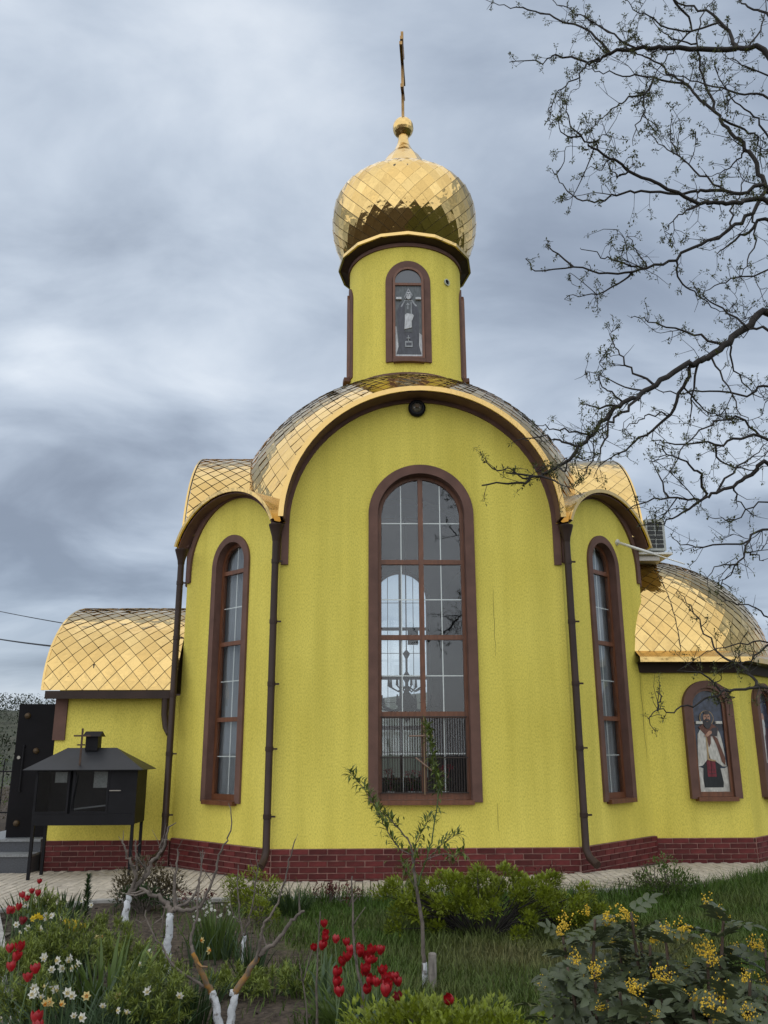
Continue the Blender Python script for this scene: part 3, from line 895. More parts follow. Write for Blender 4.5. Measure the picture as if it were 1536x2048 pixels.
shingles(f_apse_b, .0, AX - 3.4, va, .25, apb, gap=.036, seed=9, ref_z=1.5, keep=lambda c: True)
mb = MB(); mb.tube([f_apse_b(AX - 3.4, i * 2.0 / 40 + .02) for i in range(41)], .014, 6); P(mb, 'apse_roof_seam', UNDER)

# ------------------------------------------------------------------ write the shingles: the 300 that show largest singly, the rest joined per roof
SH.sort(key=lambda s: -s[0])
rest = {}
for k, (px, vs_, fs_, roof) in enumerate(SH):
    if k < 300 and px > 20:
        mb = MB(); mb.add(vs_, fs_)
        subpart(mb.build('shingle', GOLD), roof)
    else:
        rest.setdefault(roof.name, (roof, MB()))[1].add(vs_, fs_)
for roof, mb in rest.values():
    subpart(mb.build('shingles', GOLD, kind='stuff'), roof)

# ------------------------------------------------------------------ plinth of clinker tiles
TW, TH, TJ = .25, .0755, .011
tm = MB(); b_ = .004
hx, hz = (TW - TJ) / 2, (TH - TJ) / 2
tm.add([(-hx, 0, -hz), (hx, 0, -hz), (hx, 0, hz), (-hx, 0, hz), (-hx + b_, -.016, -hz + b_), (hx - b_, -.016, -hz + b_), (hx - b_, -.016, hz - b_), (-hx + b_, -.016, hz - b_)],
       [(4, 5, 6, 7), (0, 1, 5, 4), (1, 2, 6, 5), (2, 3, 7, 6), (3, 0, 4, 7)])
tile0 = tm.build('brick', BRICK); tile_me = tile0.data; bpy.data.objects.remove(tile0)
def plinth(p, q, ztop, zbot, skip_px=True):
    fr, hl = fline(p, q)
    mb = MB(); mb.box(-hl, hl, -.02, .38, zbot - .25, ztop - .004, fr)
    pl = P(mb, 'plinth', MORTAR)
    o = Vector(fr(0, 0, 0)); ex = Vector(fr(1, 0, 0)) - o
    rot = math.atan2(ex.y, ex.x)
    nrow = int(math.ceil((ztop - zbot) / TH))
    for r in range(nrow):
        z = ztop - TH * (r + .5) 
        x = -hl - (TW / 2 if r % 2 else 0)
        while x < hl - .01:
            a, b = max(x, -hl), min(x + TW, hl)
            if b - a > .03:
                t = bpy.data.objects.new('brick', tile_me); COL.objects.link(t)
                t.location = fr((a + b) / 2, -.02, z - .002); t.rotation_euler = (0, 0, rot)
                t.scale = ((b - a - TJ) / (TW - TJ), 1, 1)
                subpart(t, pl)
            x += TW
    return pl
zt = .385
plinth((-A_ - .012, -.0), (A_ + .012, -.0), zt, -.0)
plinth((-A_ - U_, U_), (-A_, 0), zt - .002, -.05)
plinth((A_, 0), (3.62, 1.56), zt - .002, .0)
plinth((-5.66, WY), (-3.80, WY), .348, -.1)
plinth((3.62, AY), (5.15, AY), .345, -.02)
plinth((5.15, AY), (6.43, 2.84), .345, -.02)

# hairline cracks in the render
def crack(fr, pts, w, name='wall_crack'):
    mb = MB(); o = []
    for i, (x, z) in enumerate(pts):
        ww = w * (.35 + .65 * math.sin(PI * (i + .5) / len(pts)))
        mb.v += [fr(x - ww, -.0015, z), fr(x + ww, -.0015, z)]
    for i in range(len(pts) - 1): mb.f.append((2 * i, 2 * i + 1, 2 * i + 3, 2 * i + 2)); mb.mi.append(0)
    P(mb, name, mat('crack_shadow', (.14, .115, .03), .95))
rc = random.Random(12)
crack(FDR, [(.93 + .012 * math.sin(i * .9) + rc.gauss(0, .004), 2.95 - .085 * i) for i in range(18)], .0065)
crack(FR, [(1.03 + rc.gauss(0, .004), 3.9 - .08 * i) for i in range(13)], .0028)
crack(FR, [(.98 + rc.gauss(0, .003), .94 - .07 * i) for i in range(6)], .0028)

# ------------------------------------------------------------------ downpipes, lamp, air conditioner, drain
def downpipe(x, y, ztop, zbot, out, lean=(0, 0), nbr=5):
    mb = MB(); mb.tube([(x, y, ztop - .25), (x, y, zbot + .12), (x + out[0] * .06, y + out[1] * .06, zbot + .02), (x + out[0] * .2, y + out[1] * .2, zbot - .06)], [.05, .05, .051, .053], 14)
    dp = smooth_by_angle(P(mb, 'downpipe', PIPE), 40)
    mb = MB(); mb.lathe([(.045, ztop - .27), (.055, ztop - .24), (.062, ztop - .18), (.105, ztop - .03), (.11, ztop - .02), (.11, ztop), (.09, ztop), (.05, ztop - .15)], 14, (x, y, 0))
    subpart(smooth_by_angle(mb.build('funnel', PIPE), 40), dp)
    for i in range(nbr):
        z = zbot + .55 + (ztop - zbot - 1.1) * i / (nbr - 1)
        mb = MB(); mb.lathe([(.05, z - .03), (.057, z - .03), (.057, z + .03), (.05, z + .03)], 14, (x, y, 0))
        mb.box(x + .05, x + .11, y - .012, y + .012, z - .012, z + .012)
        subpart(mb.build('bracket', PIPE), dp)
    mb = MB(); mb.lathe([(.03, -.001), (.047, -.001), (.0475, .002)], 12)
    return dp
downpipe(-2.13, -.10, 4.84, .25, (-.25, -1))
downpipe(2.13, -.10, 4.84, .25, (.45, -1))
downpipe(-3.80, 1.36, 4.80, .18, (-.5, -1))
mb = MB(); mb.lathe([(.06, 0), (.13, .0), (.135, .05), (.11, .075), (.085, .075), (.08, .05)], 24)
lamp = P(mb, 'bulkhead_lamp', BLACK); lamp.location = (-.04, -.003, 6.71)
lamp.rotation_euler = (PI / 2, 0, 0); lamp.parent = None
lamp.matrix_parent_inverse = Matrix.Identity(4)
tag(lamp, 'round black bulkhead lamp high on the facade under the great arch', 'lamp')
mb = MB(); mb.lathe([(.084, .05), (.078, .07), (.055, .095), (.02, .108), (.0005, .11)], 20)
dome_g = mb.build('lens', mat('lamp_lens', (.10, .09, .07), .12, spec=.8), lamp, smooth=True)
mb = MB(); mb.box(-.03, .03, -.02, .03, .098, .125); mb.build('catch', BRASS, lamp)

ac = empty('air_conditioner', (3.98, 1.85, 4.85), 'grey outdoor air conditioner unit on a bracket beside the right corner arch', 'air conditioner')
mb = MB(); mb.box(3.99, 4.32, 1.86, 2.66, 4.92, 5.47); child(mb.build('casing', mat('ac_casing', (.40, .42, .40), .5, vary=.08)), ac)
for i in range(2):
    for j in range(6):
        mb = MB(); x0 = 4.025 + .135 * i; z0 = 4.965 + .079 * j
        mb.box(x0, x0 + .115, 1.845, 1.858, z0, z0 + .058); child(mb.build('vent_slot', mat('dark_slot', (.018, .020, .022), .6)), ac)
mb = MB(); mb.box(3.755, 4.40, 1.80, 2.7, 4.84, 4.872); child(mb.build('shelf', WHITEP), ac)
mb = MB(); mb.box(3.755, 4.20, 1.9, 1.94, 4.75, 4.839); child(mb.build('bracket', STEEL), ac)
mb = MB(); mb.tube([(4.03, 1.86, 5.05), (3.93, 1.75, 5.06), (3.80, 1.70, 5.1)], .022, 8); child(mb.build('hose', WHITEP), ac)
dp = empty('drain_pipe', (3.27, 1.21, 4.9), 'white condensate pipe sticking out of the right corner wall', 'pipe')
a, b = Vector((3.262, 1.202, 4.905)), Vector((4.10, .55, 4.40))
mb = MB(); mb.tube([a, a + (b - a) * .55], .024, 10); child(mb.build('pipe', WHITEP, smooth=True), dp)
mb = MB(); mb.tube([a + (b - a) * .55, b], .010, 8); child(mb.build('hose_end', WHITEP, smooth=True), dp)
mb = MB(); mb.tube([a + (b - a) * .004, a + (b - a) * .03], .05, 12); child(mb.build('wall_collar', WHITEP), dp)

# ------------------------------------------------------------------ ground
def vnoise(x, y, s=1.0, seed=0):
    x = np.asarray(x) * s; y = np.asarray(y) * s
    return (np.sin(x * 1.7 + seed + 1.3 * np.sin(y * 1.1 + seed)) + np.sin(y * 2.3 - seed * .7 + 1.1 * np.sin(x * .9)) + np.sin((x + y) * 3.1 + seed * 1.9) * .5) / 2.5
BND = [(-4.77, -2.05), (-3.9, -1.55), (-1.5, -1.5), (2.6, -1.28), (3.3, -.95), (4.8, .3), (7.5, 1.3), (30, 1.5)]
def bnd_y(x): return float(np.interp(x, [p[0] for p in BND], [p[1] for p in BND]))
def kerb_x(y): return -4.1 + (y + 3.72) * -.4417
def paved(x, y):
    if x < -4.77: return y > -2.05 or x < kerb_x(y)
    return y > bnd_y(x) or (y < -2.05 and x < kerb_x(y))
def foot(x, y):
    """inside the church plan"""
    if -5.7 < x < -3.4 and y > WY - .05: return True
    if y > AY and 3.3 < x < 6.4 and (x < 5.15 or y - AY > (x - 5.15)): return True
    return y > -.02 and abs(x) < 3.76 and abs(x) - y < A_ + .03
def g_pav(x, y):
    t = min(1, max(0, (-3.4 - x) / 1.8)); t = t * t * (3 - 2 * t)
    return .085 * math.exp(-((x - 2.3) / 1.5) ** 2 - ((y + .3) / 1.1) ** 2) - .07 * t * (1 if y > -1 else max(0, 1 + (y + 1) / 1.0))
xs = sorted(set([-600, -300, -150, -80, -45, -28, -18, -12, -9] + [round(-8 + .14 * i, 3) for i in range(115)] + [9, 12, 18, 28, 45, 80, 150, 300, 600]))
ys = sorted(set([-300, -120, -60, -30, -18, -13] + [round(-11 + .14 * i, 3) for i in range(100)] + [4, 5.5, 8, 12, 18, 28, 45, 80, 150, 300, 600]))
GX, GY = np.meshgrid(xs, ys)
GZ = -.03 + .018 * vnoise(GX, GY, 3.1, 1) + .012 * vnoise(GX, GY, 9.0, 4)
near = (GY > -9) & (GY < 3) & (np.abs(GX) < 8)
def ground_z(x, y):
    if paved(x, y) or foot(x, y): return -.16
    return -.03 + .018 * float(vnoise(x, y, 3.1, 1)) + .012 * float(vnoise(x, y, 9.0, 4))
mb = MB()
nx = len(xs)
for j, y in enumerate(ys):
    for i, x in enumerate(xs):
        z = ground_z(x, y) if (abs(x) < 9 and -12 < y < 5) else -.16
        mb.v.append((x, y, z))
for j in range(len(ys) - 1):
    for i in range(nx - 1):
        mb.f.append((j * nx + i, j * nx + i + 1, (j + 1) * nx + i + 1, (j + 1) * nx + i)); mb.mi.append(0)
def ground_mat():
    M = bpy.data.materials.new('lawn_and_soil'); M.use_nodes = True
    t = M.node_tree; b = t.nodes['Principled BSDF']; L = t.links.new
    b.inputs['Roughness'].default_value = .95; b.inputs['Specular IOR Level'].default_value = .2
    tcn = t.nodes.new('ShaderNodeTexCoord')
    def nz(s, d): 
        n = t.nodes.new('ShaderNodeTexNoise'); n.inputs['Scale'].default_value = s; n.inputs['Detail'].default_value = d
        L(tcn.outputs['Object'], n.inputs['Vector']); return n.outputs['Fac']
    def rmp(f, a, pa, c, pc):
        r = t.nodes.new('ShaderNodeValToRGB'); L(f, r.inputs[0])
        r.color_ramp.elements[0].position = pa; r.color_ramp.elements[0].color = (*a, 1)
        r.color_ramp.elements[1].position = pc; r.color_ramp.elements[1].color = (*c, 1); return r.outputs[0]
    soil = rmp(nz(22, 8), (.038, .030, .024), .35, (.105, .082, .062), .68)
    green = rmp(nz(14, 6), (.034, .046, .014), .35, (.090, .098, .034), .65)
    # the dug flower bed lies west of a slanting line, the lawn east of it
    sx = t.nodes.new('ShaderNodeSeparateXYZ'); L(tcn.outputs['Object'], sx.inputs[0])
    m1 = t.nodes.new('ShaderNodeMath'); m1.operation = 'MULTIPLY_ADD'; m1.inputs[1].default_value = .22; m1.inputs[2].default_value = 2.35
    L(sx.outputs['Y'], m1.inputs[0])
    m2 = t.nodes.new('ShaderNodeMath'); m2.operation = 'ADD'; L(sx.outputs['X'], m2.inputs[0]); L(m1.outputs[0], m2.inputs[1])
    m3 = t.nodes.new('ShaderNodeMath'); m3.operation = 'MULTIPLY_ADD'; m3.inputs[1].default_value = 1.6; L(nz(1.9, 4), m3.inputs[0]); L(m2.outputs[0], m3.inputs[2])
    mr = t.nodes.new('ShaderNodeMapRange'); mr.inputs['From Min'].default_value = .65; mr.inputs['From Max'].default_value = 1.05; L(m3.outputs[0], mr.inputs['Value'])
    mx = t.nodes.new('ShaderNodeMix'); mx.data_type = 'RGBA'
    L(mr.outputs[0], mx.inputs['Factor']); L(soil, mx.inputs['A']); L(green, mx.inputs['B']); L(mx.outputs['Result'], b.inputs['Base Color'])
    bn = t.nodes.new('ShaderNodeBump'); bn.inputs['Strength'].default_value = .8; bn.inputs['Distance'].default_value = .03
    L(nz(26, 6), bn.inputs['Height']); L(bn.outputs[0], b.inputs['Normal'])
    return M
g_ = mb.build('ground', ground_mat(), smooth=True); g_['kind'] = 'structure'

# ------------------------------------------------------------------ paving: bed sheet + single pavers
mb = MB()
px_ = [round(-9 + .2 * i, 3) for i in range(91)]; py_ = [round(-9 + .2 * i, 3) for i in range(66)]
def cell_ok(x, y):
    return paved(x, y) and not foot(x, y)
idx = {}
def vid(i, j):
    if (i, j) not in idx:
        idx[(i, j)] = len(mb.v); mb.v.append((px_[i], py_[j], g_pav(px_[i], py_[j]) - .014))
    return idx[(i, j)]
for i in range(len(px_) - 1):
    for j in range(len(py_) - 1):
        if paved(px_[i] + .1, py_[j] + .1): mb.f.append((vid(i, j), vid(i + 1, j), vid(i + 1, j + 1), vid(i, j + 1))); mb.mi.append(0)
paving = mb.build('paving', JOINT); paving['kind'] = 'structure'
pm = MB(); pw, pl_ = .0935, .1935
pm.add([(-pw / 2, -pl_ / 2, -.03), (pw / 2, -pl_ / 2, -.03), (pw / 2, pl_ / 2, -.03), (-pw / 2, pl_ / 2, -.03),
        (-pw / 2 + .004, -pl_ / 2 + .004, 0), (pw / 2 - .004, -pl_ / 2 + .004, 0), (pw / 2 - .004, pl_ / 2 - .004, 0), (-pw / 2 + .004, pl_ / 2 - .004, 0)],
       [(4, 5, 6, 7), (0, 1, 5, 4), (1, 2, 6, 5), (2, 3, 7, 6), (3, 0, 4, 7)])
po = pm.build('paver', PAVER); paver_me = po.data; bpy.data.objects.remove(po)
cand = []
r_ = random.Random(3)
i = 0
x = -8.0
while x < 6.6:
    y = -8.6 + (.1 if i % 2 else 0)
    while y < 3.2:
        if all(cell_ok(x + a, y + b) for a in (-.04, .04) for b in (-.09, .09)):
            z = g_pav(x, y) + r_.gauss(0, .0018)
            q = proj((x, y, z))
            inf = -10 < q[0] < 1546 and q[1] < 2060 and q[2] > 1
            hid = y > -1.2 and -5.5 < x < -3.9
            cand.append(((1 / q[2] ** 3 if inf else 0), x, y, z, r_.gauss(0, .006), r_.gauss(0, .006)))
        y += .2
    x += .1; i += 1
cand.sort(key=lambda c: -c[0])
restp = MB()
for k, (a, x, y, z, ta, tb) in enumerate(cand):
    if k < 300:
        o = bpy.data.objects.new('paver', paver_me); COL.objects.link(o)
        o.location = (x, y, z); o.rotation_euler = (ta, tb, r_.gauss(0, .01)); o.parent = paving
    else:
        restp.add([(x + v.co.x, y + v.co.y, z + v.co.z + v.co.x * ta + v.co.y * tb) for v in paver_me.vertices], [tuple(p.vertices) for p in paver_me.polygons])
tag(restp.build('pavers', PAVER, paving), kind='stuff')
# kerb: long concrete blocks with joints
kerb = bpy.data.objects.new('kerb', None); 
mbk = MB()
def kerb_run(pts, name='kerb'):
    mb = MB()
    for a, b in zip(pts[:-1], pts[1:]):
        a, b = Vector(a), Vector(b); L = (b - a).length; d = (b - a) / L; n = Vector((-d.y, d.x))
        k = max(1, round(L / 1.0))
        for i in range(k):
            p, q = a + d * (L * i / k + .004), a + d * (L * (i + 1) / k - .004)
            z = g_pav(*((p + q) / 2)[:2]) + .022
            vs = []
            for zz in (-.15, z - .008, z):
                w = .04 if zz < z else .034
                vs += [(*(p - n * w), zz), (*(q - n * w), zz), (*(q + n * w), zz), (*(p + n * w), zz)]
            mb.add(vs, [(0, 1, 5, 4), (1, 2, 6, 5), (2, 3, 7, 6), (3, 0, 4, 7), (4, 5, 9, 8), (5, 6, 10, 9), (6, 7, 11, 10), (7, 4, 8, 11), (8, 9, 10, 11)])
    o = mb.build(name, KERB); o['kind'] = 'structure'; return o
bpy.data.objects.remove(kerb)
kerb_run([(kerb_x(-8.6), -8.6), (kerb_x(-2.1), -2.1), BND[1], BND[2], BND[3], BND[4]])

# ------------------------------------------------------------------ plant helpers
def leafmat(name, c, vary=.35, trans=.25, rough=.5, c2=None):
    return mat(name, c, rough, vary=.0, island=vary, trans=trans, spec=.35, color2=c2, vscale=3)
G_BRIGHT = leafmat('bright_green_leaf', (.165, .205, .016))
G_MID = leafmat('green_leaf', (.088, .135, .030))
G_DARK = leafmat('dark_green_leaf', (.032, .060, .018))
G_BLUE = leafmat('bluish_green_leaf', (.058, .095, .046))
G_PEONY = leafmat('ferny_green_leaf', (.155, .195, .034))
G_BUD = leafmat('bud_leaf', (.085, .095, .030))
G_TAN = leafmat('bronze_leaf', (.075, .060, .030))
G_RED = leafmat('red_shoot_leaf', (.085, .020, .016))
G_MAH = leafmat('mahonia_leaf_green', (.060, .076, .036), vary=.3, trans=.10, rough=.40)
BARKD = mat('dark_bark', (.020, .0165, .0145), .9, vary=.35, vscale=14, bump=.6, bscale=40, bdist=.006)
BARK = mat('grey_bark', (.115, .095, .080), .9, vary=.35, vscale=18, bump=.6, bscale=50, bdist=.006)
BARKD = mat('dark_bark', (.020, .0165, .0145), .9, vary=.35, vscale=14, bump=.6, bscale=40, bdist=.006)
LIME = mat('whitewash', (.13, .11, .095), .85, color2=(.52, .54, .56), vscale=24, bump=.9, bscale=34, bdist=.010)
for n_ in LIME.node_tree.nodes:
    if n_.type == 'VALTORGB': n_.color_ramp.elements[0].position = .30; n_.color_ramp.elements[1].position = .42
LICHEN = mat('lichen_bark', (.115, .095, .075), .9, color2=(.30, .145, .020), vscale=26, detail=6)
STEM = mat('flower_stem', (.055, .090, .025), .6)
def leaf(mb, p, d, up_, L, W, fold=.25, mi=0, curl=.15):
    d = d.normalized(); s = d.cross(up_)
    if s.length < 1e-4: s = d.orthogonal()
    s.normalize(); n = s.cross(d)
    p = Vector(p)
    m1 = p + d * (L * .45) + n * (curl * L * .4); t = p + d * L - n * (curl * L * .3)
    mb.add([p, m1 + s * W / 2 + n * (fold * W * .5), t, m1 - s * W / 2 + n * (fold * W * .5), m1], [(0, 1, 4), (1, 2, 4), (0, 4, 3), (4, 2, 3)], mi)
def blade(mb, p, d0, L, W, bend, r_, seg=4, mi=0):
    """long grass-like blade from p, starting upwards with lean d0 and bending over"""
    p = Vector(p); d = Vector((d0[0], d0[1], 1)).normalized()
    s = Vector((-d0[1], d0[0], 0)) if abs(d0[0]) + abs(d0[1]) > 1e-3 else Vector((1, 0, 0))
    s.normalize(); tw = r_.uniform(-.8, .8); s = (s * math.cos(tw) + Vector((s.y, -s.x, 0)) * math.sin(tw))
    o = len(mb.v); h = Vector((d0[0], d0[1], 0)); h = h.normalized() if h.length > 1e-3 else Vector((1, 0, 0))
    for k in range(seg):
        w = W * (1 - (k / seg) ** 2.2) * .5 + W * .06
        mb.v += [tuple(p - s * w), tuple(p + s * w)]
        p = p + d * (L / seg); d = (d + h * bend / seg - Vector((0, 0, bend * .55 / seg * k))).normalized()
    mb.v.append(tuple(p))
    for k in range(seg - 1):
        mb.f.append((o + 2 * k, o + 2 * k + 1, o + 2 * k + 3, o + 2 * k + 2)); mb.mi.append(mi)
    mb.f.append((o + 2 * seg - 2, o + 2 * seg - 1, o + 2 * seg)); mb.mi.append(mi)
def rvec(r_, up_bias=0.0):
    while True:
        v = Vector((r_.uniform(-1, 1), r_.uniform(-1, 1), r_.uniform(-1, 1)))
        if .05 < v.length < 1: break
    v.normalize(); v.z += up_bias; return v.normalized()
def gz(x, y): return ground_z(x, y)

def blade_clump(name, label, cat, x, y, rad, n, L, W, material, seed, bend=.7, lean=.35, group=None):
    r_ = random.Random(seed); z = gz(x, y) - .01
    e_ = empty(name, (x, y, z), label, cat, group)
    mb = MB()
    for i in range(n):
        a = r_.uniform(0, 2 * PI); rr = rad * math.sqrt(r_.random())
        bx, by = x + rr * math.cos(a), y + rr * math.sin(a)
        ln = lean * (.3 + rr / rad) * r_.uniform(.5, 1.3)
        blade(mb, (bx, by, z), (ln * math.cos(a) + r_.gauss(0, .1), ln * math.sin(a) + r_.gauss(0, .1)), L * r_.uniform(.65, 1.15), W * r_.uniform(.7, 1.2), bend * r_.uniform(.3, 1.4), r_)
    ob = child(mb.build('leaves', material, smooth=True), e_); ob['kind'] = 'stuff'
    return e_
def ferny(name, label, cat, x, y, rx, ry, h, n, material, seed, group=None, L=.058, W=.010):
    n = int(n * 1.8)
    """mound of finely cut foliage"""
    r_ = random.Random(seed); z = gz(x, y)
    e_ = empty(name, (x, y, z), label, cat, group)
    mb = MB(); st = MB()
    fronds = max(10, n // 45)
    for k in range(fronds):
        a = r_.uniform(0, 2 * PI); q = math.sqrt(r_.random())
        top = Vector((x + rx * q * math.cos(a), y + ry * q * math.sin(a), z + h * (1 - .55 * q * q) * r_.uniform(.72, 1.08)))
        base = Vector((x + .25 * rx * q * math.cos(a), y + .25 * ry * q * math.sin(a), z))
        mid = (base + top) / 2 + Vector((0, 0, h * .12))
        st.tube([base, mid, top], [.004, .003, .002], 4, cap=False)
        out = Vector((math.cos(a) * q, math.sin(a) * q, .55)).normalized()
        for i in range(n // fronds):
            t = r_.uniform(.45, 1.08); p = base.lerp(mid, t * 2) if t < .5 else mid.lerp(top, t * 2 - 1)
            d = (out * .6 + rvec(r_, .25)).normalized()
            leaf(mb, p, d, Vector((0, 0, 1)), L * r_.uniform(.6, 1.25), W * r_.uniform(.7, 1.3), .3)
    ob = child(mb.build('foliage', material), e_); ob['kind'] = 'stuff'
    child(st.build('stems', STEM), e_)
    return e_
def shrub(name, label, cat, x, y, rx, ry, h, nclump, per, L, W, material, stem_mat, seed, group=None, flat=.5, z0=None, spread=.1, low=.25):
    r_ = random.Random(seed); z = gz(x, y) if z0 is None else z0
    e_ = empty(name, (x, y, z), label, cat, group)
    mb = MB(); st = MB()
    for k in range(nclump):
        a = r_.uniform(0, 2 * PI); q = math.sqrt(r_.random())
        hh = h * (low + (1 - low) * r_.random() ** .7) * (1 - flat * q * q)
        c = Vector((x + rx * q * math.cos(a), y + ry * q * math.sin(a), z + hh))
        b = Vector((x + .15 * rx * math.cos(a), y + .15 * ry * math.sin(a), z - .01))
        mid = b.lerp(c, .5) + Vector((r_.gauss(0, .03), r_.gauss(0, .03), .05))
        st.tube([b, mid, c], [.008, .006, .003], 5, cap=False)
        out = Vector((math.cos(a) * q, math.sin(a) * q, .6)).normalized()
        for i in range(per):
            v = rvec(r_) * spread * r_.random() ** .4
            p = c + Vector((v.x, v.y, v.z * .75))
            d = (v.normalized() * .7 + out * .5 + Vector((0, 0, .35)) + rvec(r_) * .5).normalized()
            leaf(mb, p, d, Vector((0, 0, 1)), L * r_.uniform(.65, 1.2), W * r_.uniform(.7, 1.2), .3)
    ob = child(mb.build('foliage', material), e_); ob['kind'] = 'stuff'
    child(st.build('stems', stem_mat, smooth=True), e_)
    return e_

# ------------------------------------------------------------------ grass
def grass():
    r2 = np.random.default_rng(11)
    V = []; Fc = []; Cc = []
    def put(X, Y, H, W, lean, colr):
        n = len(X); o = sum(len(v) for v in V)
        Z = -.035 + .018 * vnoise(X, Y, 3.1, 1) + .012 * vnoise(X, Y, 9.0, 4)
        a = r2.uniform(0, 2 * np.pi, n); b = a + r2.normal(1.57, .5, n)
        lx, ly = np.cos(a) * lean * H, np.sin(a) * lean * H
        sx, sy = np.cos(b) * W / 2, np.sin(b) * W / 2
        v = np.zeros((n, 5, 3))
        v[:, 0] = np.stack([X - sx, Y - sy, Z], 1); v[:, 1] = np.stack([X + sx, Y + sy, Z], 1)
        v[:, 2] = np.stack([X + lx * .35 - sx * .8, Y + ly * .35 - sy * .8, Z + H * .6], 1); v[:, 3] = np.stack([X + lx * .35 + sx * .8, Y + ly * .35 + sy * .8, Z + H * .6], 1)
        v[:, 4] = np.stack([X + lx, Y + ly, Z + H * .98], 1)
        V.append(v.reshape(-1, 3))
        b0 = o + np.arange(n) * 5
        Fc.append((b0, colr)); 
    def region(n, x0, x1, y0, y1):
        X = r2.uniform(x0, x1, n); Y = r2.uniform(y0, y1, n)
        by = np.interp(X, [p[0] for p in BND], [p[1] for p in BND])
        ok = (Y < by - .05) & (X > -4.1 + (Y + 3.72) * -.4417 + .12)
        return X[ok], Y[ok], by[ok]
    X, Y, by = region(120000, -3.6, 5.5, -8.5, .3)
    bed = (X + .22 * Y + 2.35 + 1.6 * (.5 + .22 * vnoise(X, Y, 1.9, 3)))     # < .8 : dug bed
    keep = r2.random(len(X)) < np.clip((bed - .45) / .5, .05, 1)
    X, Y, by, bed = X[keep], Y[keep], by[keep], bed[keep]
    nearp = np.clip((Y - (by - .75)) / .5, 0, 1)
    H = .055 + .05 * r2.random(len(X)) + .17 * nearp * r2.random(len(X)) * (X > -1.6)
    H *= 1 + .5 * np.clip(vnoise(X, Y, 1.3, 8), 0, 1)
    dry = np.clip(.14 + .62 * np.exp(-((X - .9) / 1.1) ** 2 - ((Y + 4.4) / .9) ** 2) + .25 * vnoise(X, Y, 2.2, 2) - nearp * .6, 0, 1)
    put(X, Y, H, .0065 + .003 * r2.random(len(X)), .3 + .5 * r2.random(len(X)), np.stack([dry, r2.random(len(X))], 1))
    # grass verge at the right beyond the paving
    X = r2.uniform(3.2, 9, 16000); Y = r2.uniform(-2, 2.2, 16000)
    by = np.interp(X, [p[0] for p in BND], [p[1] for p in BND]); ok = Y < by - .02
    X, Y = X[ok], Y[ok]
    put(X, Y, .06 + .12 * r2.random(len(X)), .009, .5 * np.ones(len(X)), np.stack([.25 * np.ones(len(X)), r2.random(len(X))], 1))
    verts = np.concatenate(V)
    me = bpy.data.meshes.new('grass')
    n = len(verts) // 5
    b0 = np.arange(n) * 5
    tris = np.concatenate([np.stack([b0, b0 + 1, b0 + 3], 1), np.stack([b0, b0 + 3, b0 + 2], 1), np.stack([b0 + 2, b0 + 3, b0 + 4], 1)])
    me.vertices.add(len(verts)); me.vertices.foreach_set('co', verts.ravel())
    me.loops.add(len(tris) * 3); me.loops.foreach_set('vertex_index', tris.ravel().astype(np.int32))
    me.polygons.add(len(tris)); me.polygons.foreach_set('loop_start', np.arange(0, len(tris) * 3, 3, dtype=np.int32))
    me.update(); me.validate()
    cc = np.concatenate([c for _, c in Fc])
    at = me.attributes.new('dry', 'FLOAT_COLOR', 'POINT')
    colr = np.ones((n, 4)); colr[:, 0] = cc[:, 0]; colr[:, 1] = cc[:, 1]
    at.data.foreach_set('color', np.repeat(colr, 5, 0).ravel())
    M = bpy.data.materials.new('grass_blade'); M.use_nodes = True; t = M.node_tree; b = t.nodes['Principled BSDF']; L = t.links.new
    an = t.nodes.new('ShaderNodeAttribute'); an.attribute_name = 'dry'; sp_ = t.nodes.new('ShaderNodeSeparateColor'); L(an.outputs['Color'], sp_.inputs[0])
    mx = t.nodes.new('ShaderNodeMix'); mx.data_type = 'RGBA'; mx.inputs['A'].default_value = (.058, .108, .016, 1); mx.inputs['B'].default_value = (.140, .125, .052, 1)
    L(sp_.outputs[0], mx.inputs['Factor'])
    mr = t.nodes.new('ShaderNodeMapRange'); mr.inputs['To Min'].default_value = .55; mr.inputs['To Max'].default_value = 1.45; L(sp_.outputs[1], mr.inputs['Value'])
    vm = t.nodes.new('ShaderNodeVectorMath'); vm.operation = 'SCALE'; L(mx.outputs['Result'], vm.inputs[0]); L(mr.outputs[0], vm.inputs['Scale'])
    L(vm.outputs[0], b.inputs['Base Color']); b.inputs['Roughness'].default_value = .6; b.inputs['Specular IOR Level'].default_value = .25
    tr = t.nodes.new('ShaderNodeBsdfTranslucent'); L(vm.outputs[0], tr.inputs[0]); ms = t.nodes.new('ShaderNodeMixShader'); ms.inputs[0].default_value = .2
    L(b.outputs[0], ms.inputs[1]); L(tr.outputs[0], ms.inputs[2]); L(ms.outputs[0], t.nodes['Material Output'].inputs[0])
    me.materials.append(M)
    o = bpy.data.objects.new('grass', me); COL.objects.link(o)
    tag(o, 'rough spring grass of the lawn, drier in the middle', 'grass', kind='stuff')
grass()
# clods and litter on the dug bed
mb = MB(); r_ = random.Random(5)
for i in range(900):
    y = r_.uniform(-7, -1.8); x = r_.uniform(kerb_x(y) + .1, -1.2 - .22 * (y + 4))
    if paved(x, y): continue
    s = r_.uniform(.006, .022); z = gz(x, y)
    vs = [(x + s * r_.uniform(-1, 1), y + s * r_.uniform(-1, 1), z + s * r_.uniform(-.5, 1)) for _ in range(5)]
    mb.add(vs, [(0, 1, 2), (0, 2, 3), (0, 3, 4), (1, 2, 4), (2, 3, 4), (0, 1, 4)])
o = mb.build('soil_clods', mat('soil_clod', (.060, .045, .034), .95, island=.5)); tag(o, 'crumbled soil clods on the dug flower bed', 'soil', kind='stuff')

